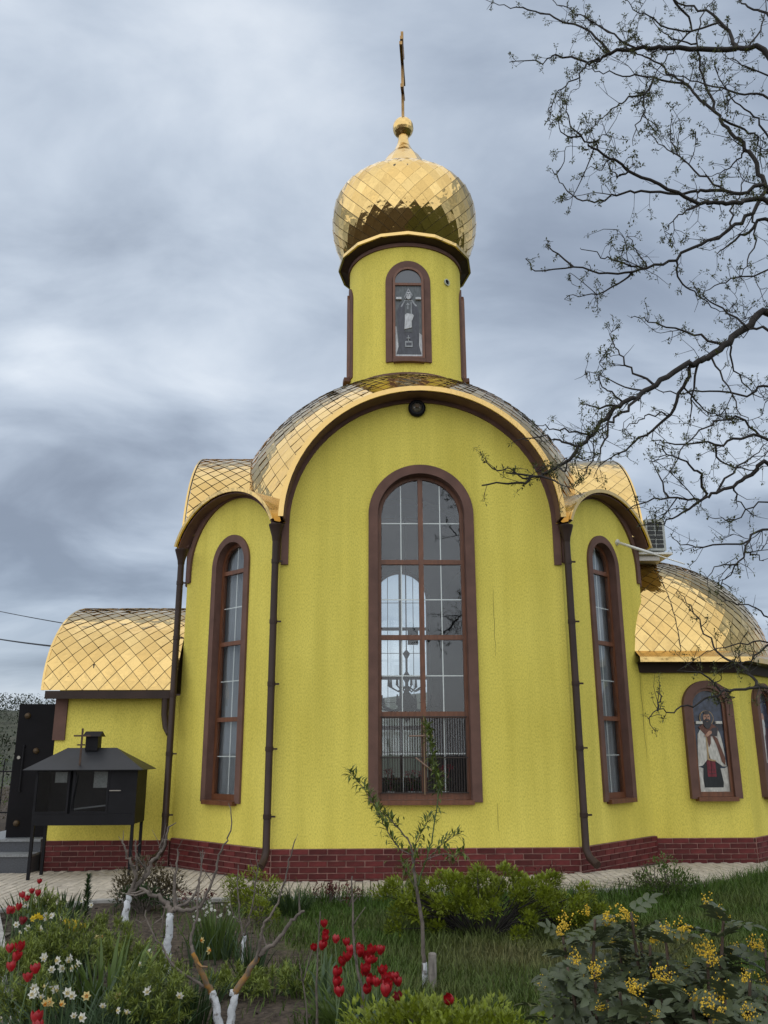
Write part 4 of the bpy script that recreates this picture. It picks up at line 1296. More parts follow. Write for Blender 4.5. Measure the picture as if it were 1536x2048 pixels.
# ------------------------------------------------------------------ tulips
ORD = ['', 'second ', 'third ', 'fourth ', 'fifth ', 'sixth ', 'seventh ', 'eighth ', 'ninth ', 'tenth ', 'eleventh ', 'twelfth ', 'thirteenth ', 'fourteenth ', 'fifteenth ', 'sixteenth ', 'seventeenth ', 'eighteenth ', 'nineteenth ']
def placed(pts, what, axis=0):
    """labels that count along the picture: leftmost / second from the left / ... (axis 1: topmost ...)"""
    order = sorted(range(len(pts)), key=lambda i: (pts[i][axis], pts[i][1 - axis])); n = len(pts); out = [None] * n
    w = (('leftmost', 'rightmost', 'from the left'), ('topmost', 'lowest', 'from the top'))[axis]
    for k, i in enumerate(order):
        out[i] = what + ', ' + (w[0] if k == 0 else w[1] if k == n - 1 else ORD[k] + w[2])
    return out
PET = mat('tulip_red', (.30, .004, .010), .45, vary=.3, vscale=30, trans=.10)
PETD = mat('tulip_dark_red', (.16, .004, .010), .45, vary=.25, vscale=30, trans=.12)
def tulip_bloom(open_):
    mb = MB()
    for k in range(6):
        a0 = k * PI / 3 + (.1 if k % 2 else 0); rs_ = 1.0 if k % 2 else .93
        o = len(mb.v); nr, nc = 6, 4
        for i in range(nr + 1):
            t = i / nr
            r = (.010 + .030 * math.sin(min(1, t * 1.5) * PI / 2) * (1 - (.32 - open_) * max(0, t - .45) ** 1.3 * 1.8)) * rs_
            z = .078 * t
            wid = .62 * math.sin(PI * (.12 + .80 * t)) ** .7 * (1.0 if t < .85 else .75) * (0.12 if i == nr else 1)
            for j in range(nc + 1):
                u = (j / nc - .5) * 2
                mb.v.append((r * math.cos(a0 + u * wid), r * math.sin(a0 + u * wid), z - .004 * u * u))
        for i in range(nr):
            for j in range(nc):
                q = o + i * (nc + 1) + j; mb.f.append((q, q + 1, q + nc + 2, q + nc + 1)); mb.mi.append(0)
    ob = mb.build('bloom', PET, smooth=True); me = ob.data; bpy.data.objects.remove(ob); return me
BL = [tulip_bloom(.05), tulip_bloom(.18), tulip_bloom(.4)]
BLD = []
for b in BL:
    c = b.copy(); c.materials.clear(); c.materials.append(PETD); BLD.append(c)
def tulip(px, py, h, label, group, seed, dark=False, s=1.0):
    r_ = random.Random(seed)
    p = atz(px, py, h); gx, gy = p.x + r_.gauss(0, .02), p.y + r_.gauss(0, .03)
    z = gz(gx, gy) if not paved(gx, gy) else -.03
    e_ = empty('tulip', (gx, gy, z), label, 'tulip', group)
    hd = Vector((p.x, p.y, h - .04))
    mb = MB(); mid = Vector((gx, gy, z)).lerp(hd, .55) + Vector((r_.gauss(0, .012), r_.gauss(0, .012), 0))
    mb.tube([(gx, gy, z - .02), mid, hd], .0038, 6); child(mb.build('stem', STEM, smooth=True), e_)
    o = bpy.data.objects.new('bloom', r_.choice(BLD if dark else BL)); COL.objects.link(o)
    o.location = hd; sc_ = .72 * s * r_.uniform(.88, 1.12); o.scale = (sc_, sc_, sc_ * r_.uniform(.9, 1.1)); o.rotation_euler = (r_.gauss(0, .22), r_.gauss(0, .22), r_.uniform(0, 6))
    child(o, e_)
    for k in range(2):
        mb = MB(); a = r_.uniform(0, 2 * PI)
        blade(mb, (gx, gy, z - .01), (.35 * math.cos(a), .35 * math.sin(a)), h * r_.uniform(.6, .8), .042, .6, r_, 5)
        child(mb.build('leaf', G_BLUE, smooth=True), e_)
    return e_
TC = [(649, 1843), (650, 1860), (649, 1871), (643, 1886), (630, 1888), (671, 1874), (694, 1879), (702, 1897), (685, 1918), (694, 1908), (672, 1939), (671, 1958), (680, 1977), (720, 1900), (729, 1905), (741, 1897), (742, 1912), (760, 1896), (735, 1916), (728, 1932), (729, 1938), (766, 1936), (775, 1949), (789, 1948), (797, 1957), (752, 1957), (738, 1954), (733, 1971), (772, 1964), (770, 1977), (796, 1989), (715, 1890)]
def bunch(a, b):
    if a < 675 and b < 1892: return 'red tulip of the upper left bunch beside the sapling stems'
    if a < 690 and b > 1930: return 'red tulip of the small lower left bunch under the clump'
    if b < 1925: return 'red tulip of the crowded middle bunch of the centre clump'
    return 'red tulip of the lower right bunch of the centre clump'
for nm in sorted(set(bunch(*q) for q in TC)):
    sel = [q for q in TC if bunch(*q) == nm]
    for i, (q, lab) in enumerate(zip(sel, placed(sel, nm, 1 if 'left bunch' in nm else 0))): tulip(q[0], q[1], .43 - .02 * (i % 3), lab, 'red tulips of the centre clump', 100 + TC.index(q), dark=q == (796, 1989))
tulip(903, 1989, .42, 'single red tulip rising from the bright green hedge, right of the clump', None, 140)
pts_ = [(79, 1759), (65, 1778), (76, 1783), (48, 1786), (37, 1810), (28, 1816), (17, 1817), (53, 1792)]
labs = placed(pts_, 'red tulip at the bed corner beside the paving', 0)
for i, (a, b) in enumerate(pts_): tulip(a, b, .38, labs[i], 'red tulips at the bed corner', 150 + i)
tulip(45, 1838, .34, 'dark red tulip among yellow daffodils at the left of the bed', None, 160, dark=True)
pts_ = [(21, 1892), (41, 1890), (24, 1928), (30, 1910), (73, 1932), (58, 1948), (73, 2030), (78, 2046)]
labs = placed(pts_, 'red tulip by the kerb at the left edge', 1)
for i, (a, b) in enumerate(pts_): tulip(a, b, .40, labs[i], 'red tulips along the kerb', 170 + i, s=1.05)

# ------------------------------------------------------------------ daffodils
DW_ = mat('daffodil_white', (.62, .62, .56), .6, vary=.08, vscale=30, trans=.2); DY_ = mat('daffodil_yellow', (.62, .45, .02), .6, vary=.12, vscale=30, trans=.2)
DC_ = mat('daffodil_cream', (.60, .50, .22), .6, vary=.1, vscale=30, trans=.2); DO_ = mat('daffodil_orange', (.55, .22, .02), .6)
def daff_bloom(m1, m2):
    mb = MB()
    for k in range(6):
        a = k * PI / 3; c, s = math.cos(a), math.sin(a); t = Vector((-s, c, 0)); d = Vector((c, s, 0))
        P0 = Vector((0, 0, 0)); mb.add([P0, d * .018 - t * .011 + Vector((0, 0, .004)), d * .034 + Vector((0, 0, -.002)), d * .018 + t * .011 + Vector((0, 0, .004))], [(0, 1, 2), (0, 2, 3)], 0)
    mb.lathe([(.006, 0), (.008, .012), (.012, .018), (.010, .0185)], 10, (0, 0, 0), mi=1)
    ob = mb.build('bloom', [m1, m2], smooth=False); me = ob.data; bpy.data.objects.remove(ob); return me
DB = {'w': daff_bloom(DW_, DC_), 'y': daff_bloom(DY_, DY_), 'c': daff_bloom(DC_, DO_), 'o': daff_bloom(DC_, DO_)}
def daffodil(px, py, h, kind, label, group, seed, s=1.0):
    r_ = random.Random(seed); p = atz(px, py, h)
    gx, gy = p.x + r_.gauss(0, .02), p.y + .02 + r_.gauss(0, .02); z = gz(gx, gy) if not paved(gx, gy) else -.03
    e_ = empty('daffodil', (gx, gy, z), label, 'daffodil', group)
    mb = MB(); mb.tube([(gx, gy, z - .02), (p.x, p.y + .01, h * .8), (p.x, p.y + .008, h), (p.x, p.y, h + .004)], [.003, .0028, .0025, .003], 5); child(mb.build('stem', STEM), e_)
    o = bpy.data.objects.new('bloom', DB[kind]); COL.objects.link(o); o.location = (p.x, p.y - .004, h + .004); sc_ = .66 * s * r_.uniform(.8, 1.2); o.scale = (sc_,) * 3
    o.rotation_euler = (PI / 2 + r_.gauss(.15, .35), 0, r_.gauss(0, .6)); child(o, e_)
    mb = MB()
    for k in range(3):
        a = r_.uniform(0, 2 * PI); blade(mb, (gx, gy, z - .01), (.25 * math.cos(a), .25 * math.sin(a)), h * r_.uniform(.75, 1.0), .013, .5, r_, 4)
    child(mb.build('leaves', G_BLUE, smooth=True), e_)
    return e_
pts_ = [(48, 1801), (50, 1812), (91, 1830), (92, 1838), (105, 1830), (103, 1833), (123, 1838), (79, 1858), (83, 1860), (55, 1857), (33, 1850), (41, 1865), (31, 1814)]
labs = placed(pts_, 'white daffodil near the yellow ones at the back', 0)
for i, (a, b) in enumerate(pts_): daffodil(a, b, .30, 'w', labs[i], 'white daffodils at the back left', 200 + i, 1.15)
pts_ = [(72, 1834), (78, 1831), (82, 1836), (66, 1838), (130, 1845), (136, 1843), (148, 1846), (153, 1845), (150, 1854), (146, 1858), (142, 1852), (165, 1851), (169, 1852), (163, 1856), (152, 1860)]
labs = placed(pts_, 'yellow daffodil of the tight left group', 0)
for i, (a, b) in enumerate(pts_): daffodil(a, b, .29, 'y', labs[i], 'yellow daffodils', 220 + i, 1.35)
pts_ = [(88, 1915), (90, 1919), (116, 1922), (104, 1940), (124, 1938), (143, 1915), (138, 1921), (158, 1925), (156, 1932), (145, 1938), (69, 1976), (65, 1990), (71, 1986), (92, 1975), (111, 1980), (107, 1974), (82, 1994), (145, 1992), (136, 1986)]
labs = placed(pts_, 'white daffodil of the front left clump', 0)
for i, (a, b) in enumerate(pts_): daffodil(a, b, .30, 'w', labs[i], 'white daffodils at the front left', 240 + i, 1.2)
pts_ = [(164, 1803), (182, 1811), (297, 1905), (281, 1930), (298, 1978), (294, 1984), (360, 1992), (206, 2012), (237, 2022), (148, 2032), (165, 2036), (255, 2024)]
labs = placed(pts_, 'stray white daffodil alone in the dug bed', 0)
for i, (a, b) in enumerate(pts_): daffodil(a, b, .28, 'w', labs[i], 'stray white daffodils', 270 + i, 1.1)
pts_ = [(92, 2007), (101, 2005), (125, 2008), (173, 1993), (405, 1881), (417, 1902)]
labs = placed(pts_, 'pale yellow daffodil with orange cup', 0)
for i, (a, b) in enumerate(pts_): daffodil(a, b, .29, 'c', labs[i], 'pale yellow daffodils', 290 + i, 1.25)
pts_ = [(203, 1874), (195, 1876), (237, 1993)]
labs = placed(pts_, 'cream daffodil beside the ferny mounds', 0)
for i, (a, b) in enumerate(pts_): daffodil(a, b, .25, 'o', labs[i], 'orange cupped daffodils', 300 + i, 1.1)
SNOW = daff_bloom(DW_, DW_)
DB['s'] = SNOW
for i in range(26):
    r_ = random.Random(400 + i)
    daffodil(r_.uniform(385, 475), r_.uniform(1806, 1842), .33, 's', 'small white snowflake flower above the upright clump behind the forked tree', 'white snowflakes', 320 + i, .6)

# ------------------------------------------------------------------ leafy clumps in the bed
def at0(px, py): p = atz(px, py, -.02); return p.x, p.y
for (px, py, rx, h, n, lab, sd_) in [
    (78, 1850, .26, .34, 900, 'ferny green mound behind the red tulips at the bed corner', 1),
    (110, 1960, .42, .44, 2200, 'broad ferny green mound in the middle of the left bed', 2),
    (35, 1990, .30, .38, 1100, 'ferny green mound at the left kerb between red tulips', 3),
    (238, 1985, .26, .46, 1300, 'ferny green mound behind the iris fans', 4),
    (318, 2010, .22, .34, 1000, 'ferny green mound right of the iris fans', 5),
    (300, 2085, .30, .42, 1500, 'bright ferny mound at the lower edge near the dark leaf tuft', 6),
    (60, 2070, .28, .36, 1200, 'ferny green mound at the lower left corner', 7),
    (215, 1875, .22, .22, 500, 'low ferny patch beside the yellow daffodils', 8),
    (545, 1985, .40, .16, 900, 'low leafy weeds between the forked tree and the tulips', 9),
    (470, 1975, .3, .14, 600, 'low leafy weeds behind the forked whitewashed tree', 10)]:
    x, y = at0(px, py); ferny('ferny_plant', lab, 'plant', x, y, rx, rx * .8, h, n, G_PEONY, 500 + sd_)
for (px, py, rad, n, L, W, m_, lab, sd_, bend, lean) in [
    (215, 2040, .16, 70, .50, .035, G_MID, 'fan of broad upright iris leaves in the left bed', 1, .4, .25),
    (150, 2085, .40, 260, .42, .012, G_BLUE, 'mass of narrow bluish daffodil leaves at the lower left', 2, .9, .4),
    (255, 2090, .26, 150, .36, .011, G_BLUE, 'arching bluish daffodil leaves before the iris fan', 3, 1.0, .5),
    (385, 2050, .13, 110, .34, .011, G_DARK, 'dark upright leaf tuft left of the forked whitewashed tree', 4, .5, .3),
    (430, 1912, .17, 190, .42, .012, G_MID, 'upright green clump carrying white snowflake flowers', 5, .4, .25),
    (585, 1828, .14, 160, .36, .010, G_DARK, 'dense dark green leaf tuft beside the paving', 6, .6, .4),
    (500, 1955, .09, 60, .34, .012, G_DARK, 'dark leaf tuft behind the slim whitewashed trunk', 7, .4, .3),
    (120, 1965, .20, 140, .34, .012, G_BLUE, 'daffodil leaves under the front white daffodils', 8, .6, .35),
    (90, 1880, .28, 160, .30, .011, G_DARK, 'daffodil leaves under the yellow daffodils', 9, .6, .4),
    (55, 1835, .2, 110, .32, .012, G_DARK, 'spiky leaves around the corner tulips', 10, .5, .4),
    (130, 1835, .16, 40, .34, .02, G_DARK, 'dark iris leaves beside the paving at the left', 11, .3, .3),
    (600, 1985, .14, 60, .30, .010, G_MID, 'loose grass tuft in the bed left of the red tulips', 12, .9, .4),
    (735, 2050, .30, 240, .34, .010, G_MID, 'grassy leaves among the centre tulips', 13, .6, .35),
    (690, 2060, .16, 18, .26, .075, G_MID, 'broad tulip leaves below the centre clump', 14, 1.1, .6)]:
    x, y = at0(px, py); blade_clump('leaf_clump', lab, 'plant', x, y, rad, n, L, W, m_, 600 + sd_, bend, lean)
# upright lily shoot
x, y = at0(170, 1842); r_ = random.Random(9)
e_ = empty('lily_shoot', (x, y, gz(x, y)), 'dark upright lily shoot with whorled leaves beside the paving', 'plant')
mb = MB(); mb.tube([(x, y, gz(x, y)), (x, y, .42)], [.008, .005], 6); child(mb.build('stem', STEM), e_)
mb = MB()
for i in range(230):
    t = r_.uniform(.12, 1); a = r_.uniform(0, 2 * PI); leaf(mb, (x, y, gz(x, y) + .44 * t), Vector((math.cos(a), math.sin(a), .55 + .5 * t)), Vector((0, 0, 1)), (.10 - .045 * t) * r_.uniform(.8, 1.2), .017)
child(mb.build('leaves', G_DARK), e_)['kind'] = 'stuff'

# ------------------------------------------------------------------ shrubs
x, y = at0(965, 1868); shrub('evergreen_shrub', 'spreading bright green shrub on the lawn before the paving', 'shrub', x, y, 1.02, .46, .56, 84, 105, .054, .026, G_BRIGHT, BARKD, 21, flat=.3, spread=.092, low=.10)
x, y = at0(1180, 1855); shrub('evergreen_shrub', 'low bright green shoots at the right end of the spreading shrub', 'shrub', x - .25, y, .42, .22, .30, 30, 60, .046, .022, G_BRIGHT, BARKD, 22, flat=.5, spread=.08, low=.1)
p = atz(905, 2012, .36); shrub('low_hedge', 'low bright green hedge at the bottom edge of the picture', 'hedge', p.x - .05, p.y - .1, .62, .30, .42, 80, 62, .046, .022, G_BRIGHT, BARK, 23, flat=.3, spread=.10, low=.4)
x, y = at0(505, 1825); shrub('evergreen_shrub', 'rounded light green shrub by the paving left of the facade', 'shrub', x, y, .34, .26, .44, 34, 60, .040, .020, G_BRIGHT, BARK, 24, flat=.5, spread=.09)
x, y = at0(520, 1850); shrub('evergreen_shrub', 'small yellowish shrub before the light green one', 'shrub', x, y, .15, .13, .28, 12, 50, .034, .016, G_BRIGHT, BARK, 25, flat=.4, spread=.07)
x, y = at0(285, 1815); shrub('rose_bush', 'bronze leaved rose bush behind the first whitewashed tree', 'shrub', x, y, .42, .34, .50, 50, 30, .050, .024, G_TAN, BARK, 26, flat=.4, spread=.12)
x, y = at0(290, 1822); shrub('rose_bush', 'dark green lower shoots inside the bronze rose bush', 'shrub', x, y - .1, .30, .22, .28, 24, 30, .045, .022, G_DARK, BARK, 27, flat=.4, spread=.09)
for (px, py, h, n, lab, sd_) in [(652, 1812, .24, 9, 'small red shooted rose left of two by the paving', 31), (692, 1814, .22, 8, 'small red shooted rose right of two by the paving', 32), (1098, 1795, .36, 12, 'red shooted rose beside the spreading shrub', 33), (390, 1835, .30, 7, 'thin rose with red shoots near the second whitewashed trunk', 34)]:
    x, y = at0(px, py); shrub('young_rose', lab, 'shrub', x, y, .13 + h * .2, .12, h, n, 16, .040, .020, G_RED, BARK, sd_, flat=.2, spread=.06, low=.5)
x, y = at0(1340, 1795); shrub('rose_bush', 'leafy rose bush by the paving before the right corner', 'shrub', x, y, .40, .28, .48, 34, 30, .042, .022, G_MID, BARK, 35, flat=.65, spread=.09, low=.2)
shrub('rose_bush', 'bronze lower shoots of the rose bush before the right corner', 'shrub', x - .1, y + .05, .48, .25, .34, 18, 18, .038, .020, G_TAN, BARK, 36, flat=.5, spread=.08)

# ------------------------------------------------------------------ trees of the garden (drawn limb by limb)
def limb(mb, pts, r0, r1, n=7, wob=.0, r_=None, mi=0):
    pts = [Vector(p) for p in pts]
    if len(pts) > 2: pts = [Vector(q) for q in spline([tuple(p) for p in pts], 4)]
    if r_ and wob: pts = [pts[0]] + [p + Vector((r_.gauss(0, wob), r_.gauss(0, wob), r_.gauss(0, wob))) for p in pts[1:]]
    k = len(pts) - 1
    rad = [r0 + (r1 - r0) * (i / k) for i in range(k + 1)]
    mb.tube(pts, rad, n, cap=True, mi=mi)
    return pts
def pix(line, Y, dY=0.0): 
    n = max(1, len(line) - 1)
    return [aty(x, y, Y + dY * i / n) for i, (x, y) in enumerate(line)]
def twigs(mb, pts, n, L, r, r_, up_=.25):
    out = []
    for i in range(n):
        k = r_.randrange(max(1, len(pts) // 4), len(pts)); p = pts[k]; d = (pts[k] - pts[k - 1]).normalized()
        q = (d * .5 + rvec(r_, up_) * .9).normalized(); l = L * r_.uniform(.4, 1.2)
        b = p + q * l * .5 + rvec(r_) * l * .08; c = p + q * l + Vector((0, 0, l * .15))
        mb.tube([p, b, c], [r, r * .75, r * .4], 4, cap=False); out.append((b, c))
    return out
def pruned_tree(label, base, white, limbs, Y, seed, r0, lichen=False, group='whitewashed pruned trees'):
    r_ = random.Random(seed)
    b = aty(*base, Y); b.z = gz(b.x, b.y) - .02
    e_ = empty('pruned_tree', tuple(b), label, 'tree', group)
    mb = MB(); pts = [b] + pix(white, Y); limb(mb, pts, r0 * .86, r0 * .64, 10, .006, r_); child(smooth_by_angle(mb.build('trunk', LIME), 60), e_)
    for line, ra, rb, dy in limbs:
        mb = MB(); pts = limb(mb, pix(line, Y, dy), ra * .78, rb * .8, 7, .006, r_)
        twigs(mb, pts, 3, .16, rb * .8, r_)
        for q in range(2): twigs(mb, pts, 1, .03, rb, r_)
        child(smooth_by_angle(mb.build('limb', LICHEN if lichen else BARK), 60), e_)
    return e_
pruned_tree('short whitewashed pruned tree farthest from the camera, by the bronze rose', (249, 1852), [(252, 1825), (256, 1802), (261, 1784)], [
    ([(260, 1786), (273, 1769), (293, 1753), (303, 1723), (323, 1704), (332, 1676), (335, 1655)], .034, .010, .1),
    ([(264, 1778), (272, 1752), (262, 1725), (252, 1705), (243, 1682)], .026, .008, -.1), ([(272, 1752), (273, 1730), (272, 1701), (271, 1680)], .016, .007, .1),
    ([(285, 1757), (290, 1739), (276, 1715), (268, 1690)], .016, .006, -.15), ([(323, 1704), (321, 1690), (327, 1676)], .012, .005, 0)], -2.96, 41, .042)
pruned_tree('whitewashed pruned tree in the middle, with a straight white trunk', (331, 1950), [(333, 1920), (336, 1885), (340, 1840), (341, 1825)], [
    ([(341, 1828), (334, 1808), (317, 1794), (300, 1788), (284, 1778)], .030, .014, .15), ([(343, 1826), (350, 1810), (349, 1769), (353, 1728), (356, 1698)], .024, .006, .1),
    ([(343, 1825), (360, 1819), (391, 1818), (407, 1802), (429, 1750), (440, 1709), (457, 1674), (462, 1615)], .024, .005, -.1),
    ([(350, 1818), (370, 1808), (385, 1795), (396, 1775), (402, 1742), (404, 1700)], .018, .005, .2), ([(340, 1826), (330, 1815), (326, 1835), (320, 1870)], .012, .006, 0)], -4.86, 42, .040)
pruned_tree('slim whitewashed young tree left of the tulip clump', (486, 1945), [(487, 1925), (488, 1892), (489, 1871)], [
    ([(489, 1872), (481, 1846), (476, 1797), (474, 1731)], .013, .004, .1), ([(489, 1872), (492, 1860), (503, 1824), (510, 1769), (514, 1701)], .013, .004, -.1), ([(481, 1846), (470, 1835), (462, 1815)], .006, .003, 0)], -4.64, 43, .022)
# the forked tree at the bottom edge
Y = -6.35; r_ = random.Random(44)
b = aty(452, 2085, Y); b.z = gz(b.x, b.y) - .02
e_ = empty('pruned_tree', tuple(b), 'forked whitewashed tree nearest the camera, its limbs yellow with lichen', 'tree', 'whitewashed pruned trees')
for line in ([(447, 2080), (438, 2045), (431, 2005), (425, 1985)], [(456, 2080), (461, 2045), (466, 2005), (468, 1982)]):
    mb = MB(); limb(mb, [b] + pix(line, Y), .028, .022, 10, .004, r_); child(smooth_by_angle(mb.build('trunk', LIME), 60), e_)
for line, ra, rb, m_ in [([(426, 1990), (410, 1961), (396, 1931), (385, 1905)], .024, .015, LICHEN), ([(386, 1908), (382, 1890), (383, 1870), (394, 1838), (396, 1791), (400, 1756), (402, 1701)], .014, .004, BARK),
    ([(467, 1990), (484, 1961), (503, 1933), (520, 1910)], .026, .019, LICHEN), ([(517, 1913), (528, 1901), (555, 1881), (577, 1849), (590, 1835), (608, 1821)], .019, .010, BARK),
    ([(512, 1922), (519, 1895), (523, 1868), (528, 1846), (544, 1829), (558, 1797), (571, 1756), (577, 1720), (592, 1680)], .013, .004, BARK),
    ([(420, 1980), (391, 1961), (355, 1942), (328, 1901), (303, 1860), (290, 1822)], .012, .004, BARK)]:
    mb = MB(); pts = limb(mb, pix(line, Y, r_.uniform(-.15, .15)), ra * .82, rb * .82, 8, .004, r_); twigs(mb, pts, 2, .10, rb * .7, r_); child(smooth_by_angle(mb.build('limb', m_), 60), e_)
# bare saplings among the tulips
for lab, line, r0, subs, Y in [('tall bare grey sapling rising through the tulip clump', [(712, 2075), (716, 2045), (728, 1990), (716, 1947), (708, 1892), (705, 1810), (703, 1753)], .014, [[(707, 1849), (718, 1832), (731, 1814)], [(731, 1990), (733, 1960), (722, 1930)]], -6.5),
    ('bare grey stem left of the tulip clump', [(634, 2075), (634, 2030), (633, 1980), (636, 1900), (641, 1824)], .012, [], -6.4), ('thin bare stem beside the low weeds', [(617, 2075), (612, 2010), (605, 1960), (600, 1925)], .008, [[(606, 1965), (616, 1930), (625, 1900)]], -6.4)]:
    p0 = aty(*line[0], Y); p0.z = gz(p0.x, p0.y) - .02
    e_ = empty('bare_sapling', tuple(p0), lab, 'sapling')
    mb = MB(); r_ = random.Random(hash(lab) % 1000 if False else len(lab)); pts = limb(mb, [p0] + pix(line, Y), r0, r0 * .3, 6, .002, r_); twigs(mb, pts, 4, .08, .0025, r_)
    child(mb.build('stem', BARK, smooth=True), e_)
    for s_l in subs:
        mb = MB(); limb(mb, pix(s_l, Y), .005, .002, 5); child(mb.build('twig', BARK, smooth=True), e_)

# ------------------------------------------------------------------ the leafy sapling before the window, and its stake
Y = -5.23; r_ = random.Random(61)
b = aty(850, 1965, Y); b.z = gz(b.x, b.y) - .02
e_ = empty('leafy_sapling', tuple(b), 'young leafy sapling standing before the great window', 'sapling')
G_SAP = leafmat('sapling_leaf', (.100, .135, .028), trans=.2)
trunk = [(850, 1965), (847, 1920), (845, 1860), (838, 1805), (831, 1764), (827, 1721), (822, 1695)]
mb = MB(); limb(mb, [b] + pix(trunk, Y), .018, .009, 8, .002, r_); child(mb.build('trunk', BARK, smooth=True), e_)
mb = MB(); w1 = aty(849, 1925, Y); mb.tube([(b.x, b.y, b.z), ((b.x + w1.x) / 2, (b.y + w1.y) / 2, w1.z / 2), w1], [.0215, .0205, .0195], 9); child(mb.build('painted_base', LIME, smooth=True), e_)
brs = [([(822, 1695), (815, 1676), (797, 1658), (780, 1637), (763, 1626), (746, 1607), (729, 1579), (714, 1560), (699, 1543)], .007, .10), ([(824, 1710), (797, 1695), (776, 1663), (763, 1639), (752, 1622)], .005, -.15),
       ([(829, 1740), (831, 1697), (840, 1669), (853, 1646), (862, 1630)], .005, .12), ([(832, 1780), (840, 1755), (853, 1717), (862, 1684), (871, 1635), (877, 1588), (875, 1560), (866, 1517), (860, 1474), (851, 1452)], .008, -.05),
       ([(849, 1725), (875, 1697), (896, 1680), (918, 1667)], .004, .2), ([(851, 1721), (886, 1708), (907, 1712), (930, 1704)], .004, -.2), ([(835, 1790), (822, 1760), (812, 1740), (806, 1725)], .004, .1)]
fm = MB()
for k, (line, r0, dy) in enumerate(brs):
    mb = MB(); pts = limb(mb, pix(line, Y, dy), r0, .002, 6, .003, r_)
    child(mb.build('branch', STEM if k in (3,) else BARK, smooth=True), e_)
    # leaf density along each branch
    for i in range(2, len(pts)):
        t = i / len(pts)
        dens = 5.5
        if k == 3: dens = 13 if t > .56 else (3 if .44 < t < .5 else 1)
        if k == 0: dens = 8 if t > .25 else 2
        if k in (4, 5): dens = 7 if t > .35 else 2
        for q in range(int(dens + r_.random())):
            p = pts[i - 1].lerp(pts[i], r_.random()); d = (pts[i] - pts[i - 1]).normalized()
            v = (d * .45 + rvec(r_, .15)).normalized(); p2 = p + v * r_.uniform(.0, .03)
            leaf(fm, p2, v, Vector((0, 0, 1)), r_.uniform(.05, .088), r_.uniform(.014, .022), .35, 0, .2)
for i in range(70):
    p = pix([(826, 1720)], Y)[0] + Vector((r_.gauss(0, .10), r_.gauss(0, .08), r_.gauss(0, .10))); leaf(fm, p, rvec(r_, .2), Vector((0, 0, 1)), r_.uniform(.03, .055), .013, .3)
child(fm.build('foliage', G_SAP), e_)['kind'] = 'stuff'
sx, sy = aty(865, 1975, -5.30).x, -5.30
mb = MB(); mb.tube([(sx, sy, -.1), (sx + .002, sy, .10), (sx + .004, sy + .004, .205), (sx + .004, sy + .004, .212)], [.033, .032, .030, .022], 10)
o = smooth_by_angle(mb.build('wooden_stake', mat('weathered_wood', (.20, .18, .16), .9, vary=.35, vscale=20, stretch=(2, 2, .4), bump=.6, bscale=40)), 40); tag(o, 'short weathered wooden stake beside the leafy sapling', 'stake')


